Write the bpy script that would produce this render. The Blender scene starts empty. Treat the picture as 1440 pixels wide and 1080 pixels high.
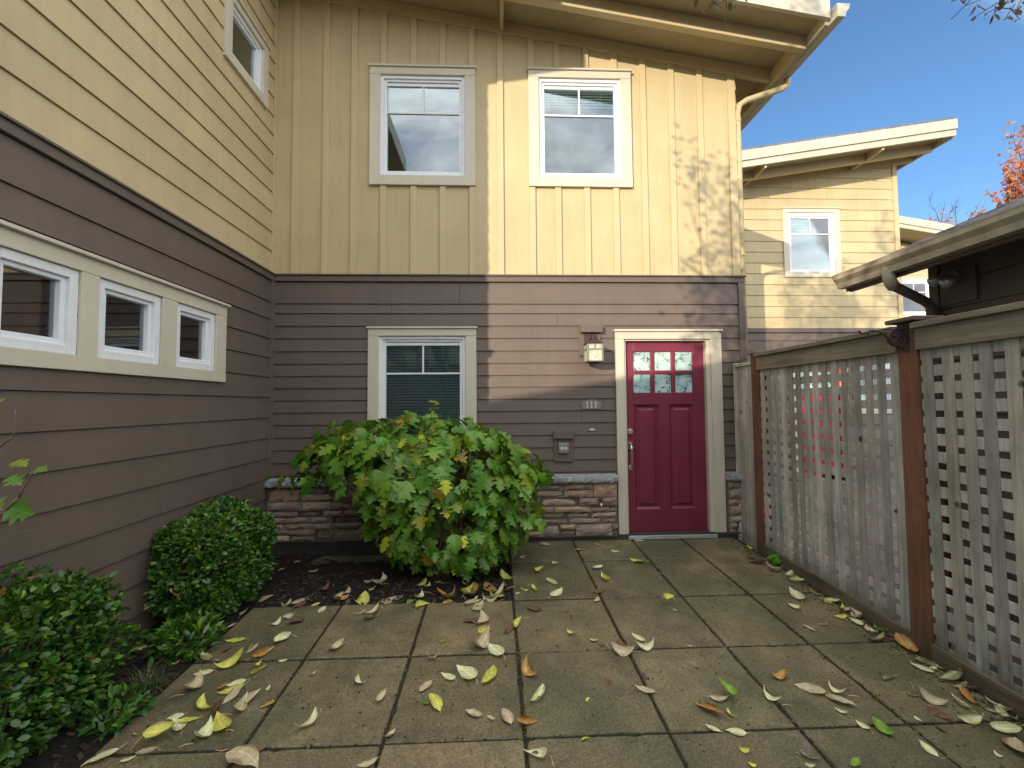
import bpy, bmesh, math, random
from mathutils import Vector, Matrix, Quaternion
R = random.Random(7)
S = bpy.context.scene
COL = S.collection
ORG = {}
V = Vector

# ---------------------------------------------------------------- tagging
def tag(o, label=None, cat=None, group=None, kind=None):
    if label: o['label'] = label
    if cat: o['category'] = cat
    if group: o['group'] = group
    if kind: o['kind'] = kind
    return o
def thing(name, label, cat, loc=(0, 0, 0), group=None):
    o = bpy.data.objects.new(name, None); COL.objects.link(o)
    o.empty_display_size = .1
    o.location = loc; ORG[o.name] = V(loc)
    return tag(o, label, cat, group)

class MB:
    """collects faces in world coordinates, builds one mesh object"""
    def __init__(s): s.v = []; s.f = []; s.t = []; s.m = []; s.lc = {}
    def add(s, vs, fs, tint=(1, 1, 1), mi=0):
        b = len(s.v); s.v += [tuple(v) for v in vs]
        for f in fs:
            s.f.append([b + i for i in f]); s.t.append(tint); s.m.append(mi)
    def hexa(s, p, tint=(1, 1, 1), mi=0):
        # p: 8 points, 0-3 back ring, 4-7 front ring
        s.add(p, [(3, 2, 1, 0), (4, 5, 6, 7), (0, 1, 5, 4), (1, 2, 6, 5), (2, 3, 7, 6), (3, 0, 4, 7)], tint, mi)
    def box(s, a, b, tint=(1, 1, 1), mi=0):
        x0, y0, z0 = a; x1, y1, z1 = b
        s.hexa([(x0, y0, z0), (x1, y0, z0), (x1, y1, z0), (x0, y1, z0), (x0, y0, z1), (x1, y0, z1), (x1, y1, z1), (x0, y1, z1)], tint, mi)
    def bar(s, a, b, w, h, tint=(1, 1, 1), up=(0, 0, 1)):
        a = V(a); b = V(b); d = (b - a).normalized(); u = V(up)
        sx = d.cross(u).normalized() * w / 2; sz = sx.cross(d).normalized() * h / 2
        s.hexa([a - sx - sz, a + sx - sz, a + sx + sz, a - sx + sz, b - sx - sz, b + sx - sz, b + sx + sz, b - sx + sz], tint)
    def tube(s, pts, rad, n=8, tint=(1, 1, 1), caps=True):
        pts = [V(p) for p in pts]
        if not hasattr(rad, '__len__'): rad = [rad] * len(pts)
        vs = []; prev = None
        for i, p in enumerate(pts):
            d = (pts[min(i + 1, len(pts) - 1)] - pts[max(i - 1, 0)]).normalized()
            if prev is None:
                prev = d.orthogonal().normalized()
            a = (prev - d * prev.dot(d)).normalized(); prev = a; c = d.cross(a)
            for k in range(n):
                t = 2 * math.pi * k / n
                vs.append(p + (a * math.cos(t) + c * math.sin(t)) * rad[i])
        fs = []
        for i in range(len(pts) - 1):
            for k in range(n):
                k2 = (k + 1) % n
                fs.append((i * n + k, i * n + k2, (i + 1) * n + k2, (i + 1) * n + k))
        if caps:
            fs.append(tuple(range(n))[::-1]); fs.append(tuple((len(pts) - 1) * n + k for k in range(n)))
        s.add(vs, fs, tint)
    def prism(s, poly, off, tint=(1, 1, 1)):
        # poly: list of 3D points (planar), off: vector
        n = len(poly); off = V(off)
        vs = [V(p) for p in poly] + [V(p) + off for p in poly]
        s.add(vs, [tuple(range(n))[::-1], tuple(range(n, 2 * n))] + [(i, (i + 1) % n, n + (i + 1) % n, n + i) for i in range(n)], tint)
    def build(s, name, mat, parent=None, bevel=0, smooth=False, recalc=True):
        me = bpy.data.meshes.new(name)
        org = ORG[parent.name] if parent else V((0, 0, 0))
        me.from_pydata([(v[0] - org.x, v[1] - org.y, v[2] - org.z) for v in s.v], [], s.f)
        at = me.color_attributes.new('tint', 'FLOAT_COLOR', 'CORNER')
        buf = []
        for p, t in zip(me.polygons, s.t):
            buf += [t[0], t[1], t[2], 1.0] * p.loop_total
        at.data.foreach_set('color', buf)
        if s.lc:
            la = me.attributes.new('leafco', 'FLOAT_VECTOR', 'POINT'); lb = [0.0] * (3 * len(s.v))
            for i, c in s.lc.items(): lb[3 * i:3 * i + 3] = c
            la.data.foreach_set('vector', lb)
        if isinstance(mat, (list, tuple)):
            for m in mat: me.materials.append(m)
            me.polygons.foreach_set('material_index', s.m)
        else: me.materials.append(mat)
        if recalc:
            bm = bmesh.new(); bm.from_mesh(me); bmesh.ops.recalc_face_normals(bm, faces=bm.faces); bm.to_mesh(me); bm.free()
        if smooth: me.polygons.foreach_set('use_smooth', [True] * len(me.polygons))
        o = bpy.data.objects.new(name, me); COL.objects.link(o)
        if parent: o.parent = parent
        ORG[o.name] = org
        if bevel:
            b = o.modifiers.new('bevel', 'BEVEL'); b.width = bevel; b.segments = 2; b.limit_method = 'ANGLE'; b.angle_limit = math.radians(50)
        return o

class Fr:
    """a wall frame: u along the wall, n out of it, z up"""
    def __init__(s, O, U, N): s.O = V(O); s.U = V(U); s.N = V(N)
    def P(s, u, n, z): return s.O + s.U * u + s.N * n + V((0, 0, z))
    def box(s, mb, u0, u1, n0, n1, z0, z1, tint=(1, 1, 1)):
        mb.hexa([s.P(u0, n0, z0), s.P(u1, n0, z0), s.P(u1, n0, z1), s.P(u0, n0, z1),
                 s.P(u0, n1, z0), s.P(u1, n1, z0), s.P(u1, n1, z1), s.P(u0, n1, z1)], tint)
    def quad(s, mb, q, n0, n1, tint=(1, 1, 1)):   # q: four (u,z)
        mb.hexa([s.P(u, n0, z) for u, z in q] + [s.P(u, n1, z) for u, z in q], tint)
    def prof(s, mb, u0, u1, z0, z1, nb, nt, back=-.012, tint=(1, 1, 1), zt0=None, zt1=None):
        a = z1 if zt0 is None else zt0; b = z1 if zt1 is None else zt1
        mb.hexa([s.P(u0, back, z0), s.P(u1, back, z0), s.P(u1, back, b), s.P(u0, back, a),
                 s.P(u0, nb, z0), s.P(u1, nb, z0), s.P(u1, nt, b), s.P(u0, nt, a)], tint)

def cut(u0, u1, holes):
    segs = [(u0, u1)]
    for a, b in holes:
        ns = []
        for p, q in segs:
            if b <= p or a >= q: ns.append((p, q)); continue
            if a > p: ns.append((p, a))
            if b < q: ns.append((b, q))
        segs = ns
    return segs

def lap_wall(fr, u0, u1, zs, holes=(), joints=(), top=None, lip=.017, seed=1):
    """clapboards between the heights zs (ascending); holes = (u0,u1,z0,z1); top(u)->max z"""
    mb = MB(); rr = random.Random(seed)
    ua, ub = u0, u1
    fr.quad(mb, [(u0, zs[0] - .02), (u1, zs[0] - .02), (u1, top(u1) if top else zs[-1]), (u0, top(u0) if top else zs[-1])], -.03, -.014) if not holes else None
    for i in range(len(zs) - 1):
        za, zb = zs[i], zs[i + 1]
        bands = {za, zb}
        for h in holes:
            for z in (h[2], h[3]):
                if za < z < zb: bands.add(z)
        bands = sorted(bands)
        js = sorted(j[0] for j in joints if j[1] == i)
        for k in range(len(bands) - 1):
            p, q = bands[k], bands[k + 1]; mid = (p + q) / 2
            hs = [(h[0], h[1]) for h in holes if h[2] < mid < h[3]] + [(j - .0015, j + .0015) for j in js]
            f = lambda z: lip + (.004 - lip) * (z - za) / (zb - za)
            t = 1 + rr.uniform(-.035, .035)
            for a, b in cut(u0, u1, hs):
                q2 = q - (.003 if q == zb else 0)
                if top:
                    ta, tb = min(q2, top(a)), min(q2, top(b))
                    if ta <= p and tb <= p: continue
                    if ta <= p or tb <= p:      # clip the wedge
                        uc = a + (b - a) * (top(a) - p) / (top(a) - top(b))
                        if ta <= p: a, ta = uc, p + .001
                        else: b, tb = uc, p + .001
                        ta, tb = min(q2, max(ta, p + .001)), min(q2, max(tb, p + .001))
                    # split where the slope starts to cut
                    if abs(top(a) - top(b)) > 1e-6:
                        uc = a + (b - a) * (top(a) - q2) / (top(a) - top(b))
                        if a + .01 < uc < b - .01:
                            fr.prof(mb, a, uc, p, q2, f(p), f(q), tint=(t, t, t), zt0=min(q2, top(a)), zt1=q2)
                            fr.prof(mb, uc, b, p, q2, f(p), f(q), tint=(t, t, t), zt0=q2, zt1=min(q2, top(b)))
                            continue
                    fr.prof(mb, a, b, p, q2, f(p), f(q), tint=(t, t, t), zt0=ta, zt1=tb)
                else:
                    fr.prof(mb, a, b, p, q2, f(p), f(q), tint=(t, t, t))
    return mb

# ---------------------------------------------------------------- materials
def newmat(name):
    m = bpy.data.materials.new(name); m.use_nodes = True
    nt = m.node_tree; b = nt.nodes['Principled BSDF']
    return m, nt, b
def mixrgb(nt, a, b, fac, mode='MIX'):
    n = nt.nodes.new('ShaderNodeMix'); n.data_type = 'RGBA'; n.blend_type = mode
    for sock, val in ((n.inputs[0], fac), (n.inputs[6], a), (n.inputs[7], b)):
        if hasattr(val, 'links'): nt.links.new(val, sock)
        else: sock.default_value = val if not isinstance(val, tuple) else (val + (1,) if len(val) == 3 else val)
    return n.outputs[2]
def coords(nt, scale=(1, 1, 1)):
    g = nt.nodes.new('ShaderNodeNewGeometry'); mp = nt.nodes.new('ShaderNodeMapping')
    mp.inputs['Scale'].default_value = scale
    nt.links.new(g.outputs['Position'], mp.inputs['Vector']); return mp.outputs[0]
def noise(nt, scale, vec=None, detail=4, rough=.55, dist=0):
    n = nt.nodes.new('ShaderNodeTexNoise'); n.inputs['Scale'].default_value = scale
    n.inputs['Detail'].default_value = detail; n.inputs['Roughness'].default_value = rough; n.inputs['Distortion'].default_value = dist
    if vec: nt.links.new(vec, n.inputs['Vector'])
    return n.outputs['Fac']
def ramp(nt, fac, stops):
    r = nt.nodes.new('ShaderNodeValToRGB'); nt.links.new(fac, r.inputs[0])
    el = r.color_ramp.elements
    while len(el) < len(stops): el.new(.5)
    for e, (p, c) in zip(el, stops):
        e.position = p; e.color = (c if isinstance(c, tuple) else (c, c, c)) + (1,)
    return r.outputs[0]
def bump(nt, b, h, strength=.3, dist=.01):
    n = nt.nodes.new('ShaderNodeBump'); n.inputs['Strength'].default_value = strength; n.inputs['Distance'].default_value = dist
    nt.links.new(h, n.inputs['Height']); nt.links.new(n.outputs[0], b.inputs['Normal'])
def tinted(nt, col):
    a = nt.nodes.new('ShaderNodeVertexColor'); a.layer_name = 'tint'
    return mixrgb(nt, col, a.outputs['Color'], 1.0, 'MULTIPLY')
def paint(name, c, rough=.6, var=.12, grain=None, bmp=.25, vscale=2.2, gscale=30):
    m, nt, b = newmat(name)
    v = noise(nt, vscale, coords(nt), 5, .6)
    lo = tuple(x * (1 - var) for x in c); hi = tuple(x * (1 + var) for x in c)
    col = ramp(nt, v, [(.3, lo), (.7, hi)])
    stk = ramp(nt, noise(nt, 2.0, coords(nt, (7, 7, .5)), 6, .7), [(.32, 1 - var * 1.1), (.55, 1.0), (.8, 1 + var * .5)])
    col = mixrgb(nt, col, stk, 1.0, 'MULTIPLY')
    spk = ramp(nt, noise(nt, 13, coords(nt), 4, .75), [(.68, 1.0), (.78, 1 - var * 2.2)])
    col = mixrgb(nt, col, spk, 1.0, 'MULTIPLY')
    col = tinted(nt, col)
    nt.links.new(col, b.inputs['Base Color']); b.inputs['Roughness'].default_value = rough
    g = noise(nt, gscale, coords(nt, grain or (1, 1, 1)), 6, .65)
    bump(nt, b, g, bmp, .004)
    return m
def flat(name, c, rough=.5, metal=0, spec=.5):
    m, nt, b = newmat(name)
    v = noise(nt, 14, coords(nt), 4)
    col = ramp(nt, v, [(.25, tuple(x * .93 for x in c)), (.75, tuple(min(1, x * 1.05) for x in c))])
    nt.links.new(tinted(nt, col), b.inputs['Base Color'])
    b.inputs['Roughness'].default_value = rough; b.inputs['Metallic'].default_value = metal
    b.inputs['Specular IOR Level'].default_value = spec
    return m

M = {}
M['yellow'] = paint('yellow paint', (.525, .425, .235), .62, .075, (.15, .15, 1.0), .35)
M['yellowtrim'] = paint('yellow trim paint', (.535, .435, .245), .6, .04)
M['brown'] = paint('brown paint', (.136, .101, .080), .55, .08, (.12, .12, 1.3), .5, gscale=42)
M['browntrim'] = paint('brown trim paint', (.132, .100, .081), .55, .06)
M['cream'] = paint('cream trim paint', (.60, .55, .43), .55, .05, bmp=.15)
M['fascia'] = paint('fascia paint', (.50, .46, .35), .5, .12, bmp=.15)
M['soffit'] = paint('soffit paint', (.40, .33, .19), .65, .08, (1, .1, 1), .3)
M['vinyl'] = flat('white vinyl', (.78, .80, .82), .35)
M['found'] = paint('foundation', (.045, .040, .037), .8, .2, bmp=.5)
M['inside'] = flat('inside wall', (.10, .095, .085), .9)
M['blind'] = flat('blind slats', (.62, .66, .66), .5)
M['alu'] = flat('aluminium', (.62, .64, .67), .35, .6)
M['nickel'] = flat('satin nickel', (.62, .60, .57), .28, 1)
M['iron'] = flat('rusty iron', (.075, .05, .045), .6, .4)
M['gutter'] = paint('gutter paint', (.50, .43, .31), .30, .16, bmp=.1, vscale=6)
M['outlet'] = flat('grey plastic', (.22, .22, .19), .5)
M['socket'] = flat('cream plastic', (.62, .60, .50), .4)
M['shingle'] = paint('shingle', (.15, .155, .175), .85, .3, bmp=.8, gscale=60)
M['redplain'] = flat('red paint', (.36, .02, .045), .35)

def mk_red():
    m, nt, b = newmat('door paint')
    v = noise(nt, 3, coords(nt), 4)
    nt.links.new(ramp(nt, v, [(.3, (.165, .020, .044)), (.7, (.205, .026, .054))]), b.inputs['Base Color'])
    b.inputs['Roughness'].default_value = .42
    bump(nt, b, noise(nt, 60, coords(nt, (1, 1, .1)), 5), .12, .003); return m
M['red'] = mk_red()
def mk_glass():
    m, nt, b = newmat('window glass'); nt.nodes.remove(b)
    out = nt.nodes['Material Output']
    t = nt.nodes.new('ShaderNodeBsdfTransparent'); t.inputs[0].default_value = (.70, .80, .80, 1)
    g = nt.nodes.new('ShaderNodeBsdfGlossy'); g.inputs['Roughness'].default_value = .015; g.inputs[0].default_value = (.95, .97, 1, 1)
    f = nt.nodes.new('ShaderNodeFresnel'); f.inputs[0].default_value = 1.5
    ma = nt.nodes.new('ShaderNodeMath'); ma.operation = 'MULTIPLY_ADD'; ma.inputs[1].default_value = 1.8; ma.inputs[2].default_value = .07; ma.use_clamp = True
    nt.links.new(f.outputs[0], ma.inputs[0])
    bp = nt.nodes.new('ShaderNodeBump'); bp.inputs['Strength'].default_value = .05; bp.inputs['Distance'].default_value = .02
    nt.links.new(noise(nt, 2.2, coords(nt), 1), bp.inputs['Height']); nt.links.new(bp.outputs[0], g.inputs['Normal'])
    mx = nt.nodes.new('ShaderNodeMixShader'); nt.links.new(ma.outputs[0], mx.inputs[0]); nt.links.new(t.outputs[0], mx.inputs[1]); nt.links.new(g.outputs[0], mx.inputs[2])
    nt.links.new(mx.outputs[0], out.inputs[0]); return m
M['glass'] = mk_glass()
def mk_etched():
    m, nt, b = newmat('etched glass')
    vo = nt.nodes.new('ShaderNodeTexVoronoi'); vo.feature = 'DISTANCE_TO_EDGE'; vo.inputs['Scale'].default_value = 11
    c = coords(nt, (1, 1, .62)); nz = nt.nodes.new('ShaderNodeTexNoise'); nz.inputs['Scale'].default_value = 9
    nt.links.new(c, nz.inputs['Vector'])
    add = nt.nodes.new('ShaderNodeVectorMath'); add.operation = 'MULTIPLY_ADD'; add.inputs[1].default_value = (.22, .22, .22)
    nt.links.new(nz.outputs['Color'], add.inputs[0]); nt.links.new(c, add.inputs[2]); nt.links.new(add.outputs[0], vo.inputs['Vector'])
    lines = ramp(nt, vo.outputs['Distance'], [(0.02, 0.0), (.055, 1.0)])
    gap = ramp(nt, noise(nt, 14, coords(nt), 2), [(.47, 0.0), (.53, 1.0)])
    fac = mixrgb(nt, lines, (1, 1, 1), gap)
    soft = ramp(nt, noise(nt, 7, coords(nt), 3), [(.35, (.34, .50, .50)), (.7, (.56, .70, .64))])
    col = mixrgb(nt, (.05, .08, .09), soft, fac)
    nt.links.new(col, b.inputs['Base Color']); b.inputs['Roughness'].default_value = .22
    bump(nt, b, noise(nt, 55, coords(nt), 3), .25, .003); return m
M['etched'] = mk_etched()
def mk_frost():
    m, nt, b = newmat('frosted lantern glass')
    col = ramp(nt, noise(nt, 40, coords(nt), 3), [(.35, (.42, .46, .34)), (.65, (.58, .60, .48))])
    nt.links.new(col, b.inputs['Base Color']); b.inputs['Roughness'].default_value = .4
    return m
M['frost'] = mk_frost()
def mk_pavers():
    m, nt, b = newmat('paver concrete')
    c = coords(nt)
    big = noise(nt, .9, c, 5, .6); mid = noise(nt, 5, c, 6, .62); fine = noise(nt, 95, c, 4, .75)
    base = ramp(nt, mid, [(.28, (.088, .072, .040)), (.5, (.155, .126, .068)), (.72, (.225, .180, .100))])
    rust = ramp(nt, noise(nt, 1.7, coords(nt, (1, 1.3, 1)), 4, .6), [(.55, 0.0), (.72, 1.0)])
    base = mixrgb(nt, base, (.22, .145, .085), mixrgb(nt, (0, 0, 0), (.40, .40, .40), rust))
    moss = ramp(nt, big, [(.46, 0.0), (.64, 1.0)])
    base = mixrgb(nt, base, (.065, .075, .035), mixrgb(nt, (0, 0, 0), (.8, .8, .8), moss))
    sp = ramp(nt, fine, [(.30, (.35, .35, .35)), (.5, (1, 1, 1)), (.70, (1.9, 1.85, 1.7))])
    base = mixrgb(nt, base, sp, .85, 'MULTIPLY')
    vo = nt.nodes.new('ShaderNodeTexVoronoi'); vo.inputs['Scale'].default_value = 55; nt.links.new(c, vo.inputs['Vector'])
    chips = ramp(nt, vo.outputs['Distance'], [(.06, 1.0), (.10, 0.0)])
    rare = ramp(nt, noise(nt, 9, c, 2), [(.56, 0.0), (.6, 1.0)])
    base = mixrgb(nt, base, (.42, .40, .34), mixrgb(nt, (0, 0, 0), chips, rare))
    stain = ramp(nt, noise(nt, 3.3, coords(nt, (1, 1, 1)), 7, .7, .6), [(.66, 0.0), (.74, 1.0)])
    base = mixrgb(nt, base, (.26, .25, .22), mixrgb(nt, (0, 0, 0), (.35, .35, .35), stain))
    nt.links.new(tinted(nt, base), b.inputs['Base Color'])
    nt.links.new(ramp(nt, mid, [(.3, .62), (.7, .85)]), b.inputs['Roughness'])
    h = mixrgb(nt, fine, mid, .4); bump(nt, b, h, .55, .006); return m
M['paver'] = mk_pavers()
def mk_joint():
    m, nt, b = newmat('joint dirt')
    col = ramp(nt, noise(nt, 25, coords(nt), 5, .7), [(.3, (.012, .010, .007)), (.6, (.03, .028, .014)), (.8, (.05, .055, .02))])
    nt.links.new(col, b.inputs['Base Color']); b.inputs['Roughness'].default_value = .95
    bump(nt, b, noise(nt, 90, coords(nt), 4), 1, .01); return m
M['joint'] = mk_joint()
def mk_soil():
    m, nt, b = newmat('bark soil')
    col = ramp(nt, noise(nt, 38, coords(nt), 8, .75), [(.3, (.006, .005, .004)), (.52, (.020, .015, .011)), (.68, (.042, .031, .022)), (.8, (.09, .068, .05))])
    nt.links.new(col, b.inputs['Base Color']); b.inputs['Roughness'].default_value = .95
    bump(nt, b, noise(nt, 45, coords(nt), 8, .8), 1, .03); return m
M['soil'] = mk_soil()
def mk_ground():
    m, nt, b = newmat('ground concrete')
    col = ramp(nt, noise(nt, 1.1, coords(nt), 8, .7), [(.3, (.10, .095, .08)), (.7, (.19, .18, .155))])
    nt.links.new(col, b.inputs['Base Color']); b.inputs['Roughness'].default_value = .9
    bump(nt, b, noise(nt, 70, coords(nt), 4), .5, .006); return m
M['ground'] = mk_ground()
def mk_stone():
    m, nt, b = newmat('ledge stone')
    col = ramp(nt, noise(nt, 11, coords(nt, (1, 1, 2.2)), 7, .7), [(.25, (.22, .165, .125)), (.5, (.38, .295, .225)), (.75, (.52, .43, .345))])
    nt.links.new(tinted(nt, col), b.inputs['Base Color']); b.inputs['Roughness'].default_value = .85
    bump(nt, b, noise(nt, 26, coords(nt, (1, 1, 2)), 8, .75), .8, .02); return m
M['stone'] = mk_stone()
def mk_cap():
    m, nt, b = newmat('cast stone cap')
    col = ramp(nt, noise(nt, 22, coords(nt), 8, .75), [(.3, (.14, .15, .15)), (.5, (.34, .35, .36)), (.7, (.60, .60, .60))])
    nt.links.new(col, b.inputs['Base Color']); b.inputs['Roughness'].default_value = .8
    bump(nt, b, noise(nt, 30, coords(nt), 8, .8), 1, .02); return m
M['cap'] = mk_cap()
def mk_wood(name, a, bb, c, vert=True, knots=True, rough=.85, sc=1.0):
    m, nt, b = newmat(name)
    cs = (9 * sc, 9 * sc, .55 * sc) if vert else (9 * sc, .55 * sc, 9 * sc)
    g = noise(nt, 3.2, coords(nt, cs), 7, .68, .6)
    col = ramp(nt, g, [(.28, a), (.5, bb), (.75, c)])
    blot = ramp(nt, noise(nt, 2.4, coords(nt), 5, .6), [(.35, (.72, .74, .70)), (.65, (1.12, 1.1, 1.08))])
    col = mixrgb(nt, col, blot, 1.0, 'MULTIPLY')
    if knots:
        vo = nt.nodes.new('ShaderNodeTexVoronoi'); vo.inputs['Scale'].default_value = 4.2; nt.links.new(coords(nt, (1, 1, .8)), vo.inputs['Vector'])
        k = ramp(nt, vo.outputs['Distance'], [(.045, 1.0), (.09, 0.0)])
        col = mixrgb(nt, col, (.05, .035, .025), k)
        st = ramp(nt, noise(nt, 1.6, coords(nt, (3, 3, .7)), 4, .6), [(.62, 0.0), (.75, .6)])
        col = mixrgb(nt, col, (.30, .15, .08), st)
    # green algae creeping up from the ground
    gp = nt.nodes.new('ShaderNodeNewGeometry'); sz = nt.nodes.new('ShaderNodeSeparateXYZ'); nt.links.new(gp.outputs['Position'], sz.inputs[0])
    ad = nt.nodes.new('ShaderNodeMath'); ad.operation = 'MULTIPLY_ADD'; ad.inputs[1].default_value = .55; nt.links.new(noise(nt, 6, coords(nt, (1, 1, .5)), 5, .7), ad.inputs[0]); nt.links.new(sz.outputs[2], ad.inputs[2])
    al = ramp(nt, ad.outputs[0], [(.18, .8), (.42, 0.0)])
    if vert: col = mixrgb(nt, col, (.055, .060, .028), al)
    lic = ramp(nt, noise(nt, 34, coords(nt), 5, .7), [(.66, 0.0), (.70, .55)])
    if vert and knots: col = mixrgb(nt, col, (.62, .64, .56), lic)
    nt.links.new(tinted(nt, col), b.inputs['Base Color']); b.inputs['Roughness'].default_value = rough
    bump(nt, b, g, .55, .006); return m
M['greywood'] = mk_wood('weathered cedar', (.28, .255, .22), (.48, .445, .385), (.66, .62, .54))
M['railwood'] = mk_wood('cedar rail', (.15, .125, .085), (.27, .225, .155), (.40, .34, .24), vert=False)
M['post'] = mk_wood('stained post', (.12, .048, .026), (.20, .086, .046), (.27, .12, .068), knots=False)
M['bark'] = mk_wood('bark', (.05, .04, .03), (.10, .08, .06), (.16, .13, .10), knots=False)
M['twig'] = flat('twig bark', (.16, .11, .06), .8)
def mk_leaf(name, c0, c1, rough=.45, trans=.25, nscale=30, spots=None, veins=.8):
    m, nt, b = newmat(name)
    col = ramp(nt, noise(nt, nscale, coords(nt), 4, .6), [(.3, c0), (.7, c1)])
    if spots:
        k = ramp(nt, noise(nt, 55, coords(nt), 5, .7), [(.60, 0.0), (.68, .8)])
        col = mixrgb(nt, col, spots, k)
    col = tinted(nt, col)
    la = nt.nodes.new('ShaderNodeAttribute'); la.attribute_name = 'leafco'; sx = nt.nodes.new('ShaderNodeSeparateXYZ'); nt.links.new(la.outputs['Vector'], sx.inputs[0])
    def mth(op, a, bb=0.0, c=0.0):
        n = nt.nodes.new('ShaderNodeMath'); n.operation = op
        for k, v in enumerate((a, bb, c)):
            if hasattr(v, 'links'): nt.links.new(v, n.inputs[k])
            else: n.inputs[k].default_value = v
        return n.outputs[0]
    sv = mth('MULTIPLY_ADD', sx.outputs[1], -.85, sx.outputs[0]); sv = mth('MULTIPLY', sv, 6.5); sv = mth('FRACT', sv); sv = mth('SUBTRACT', sv, .5); sv = mth('ABSOLUTE', sv)
    side = ramp(nt, sv, [(.0, 1.0), (.07, 0.0)]); mid = ramp(nt, sx.outputs[1], [(.008, 1.0), (.03, 0.0)])
    vein = mth('MAXIMUM', mid, mth('MULTIPLY', side, .45))
    vm = mth('MULTIPLY', vein, veins)
    light = mixrgb(nt, col, (1.7, 1.45, 1.6), 1.0, 'MULTIPLY')
    col = mixrgb(nt, col, light, vm)
    if spots:
        eg = mth('MULTIPLY_ADD', noise(nt, 9, coords(nt), 3), .5, mth('MULTIPLY', sx.outputs[1], 1.1))
        col = mixrgb(nt, col, spots, mixrgb(nt, (0, 0, 0), (.8, .8, .8), ramp(nt, eg, [(.50, 0.0), (.66, 1.0)])))
    nt.links.new(col, b.inputs['Base Color']); b.inputs['Roughness'].default_value = rough
    bump(nt, b, vein, -.5, .002)
    tr = nt.nodes.new('ShaderNodeBsdfTranslucent'); nt.links.new(col, tr.inputs[0])
    mx = nt.nodes.new('ShaderNodeMixShader'); mx.inputs[0].default_value = trans
    nt.links.new(b.outputs[0], mx.inputs[1]); nt.links.new(tr.outputs[0], mx.inputs[2])
    nt.links.new(mx.outputs[0], nt.nodes['Material Output'].inputs[0]); return m
M['hyd'] = mk_leaf('oakleaf foliage', (.080, .200, .020), (.135, .290, .035), .40, .3, 9)
M['hedge'] = mk_leaf('box foliage', (.024, .085, .012), (.055, .155, .022), .36, .22, 14)
M['autumn'] = mk_leaf('autumn foliage', (.40, .13, .05), (.60, .25, .09), .6, .4)
M['tree'] = mk_leaf('tree foliage', (.10, .12, .03), (.20, .17, .05), .6, .3)

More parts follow.
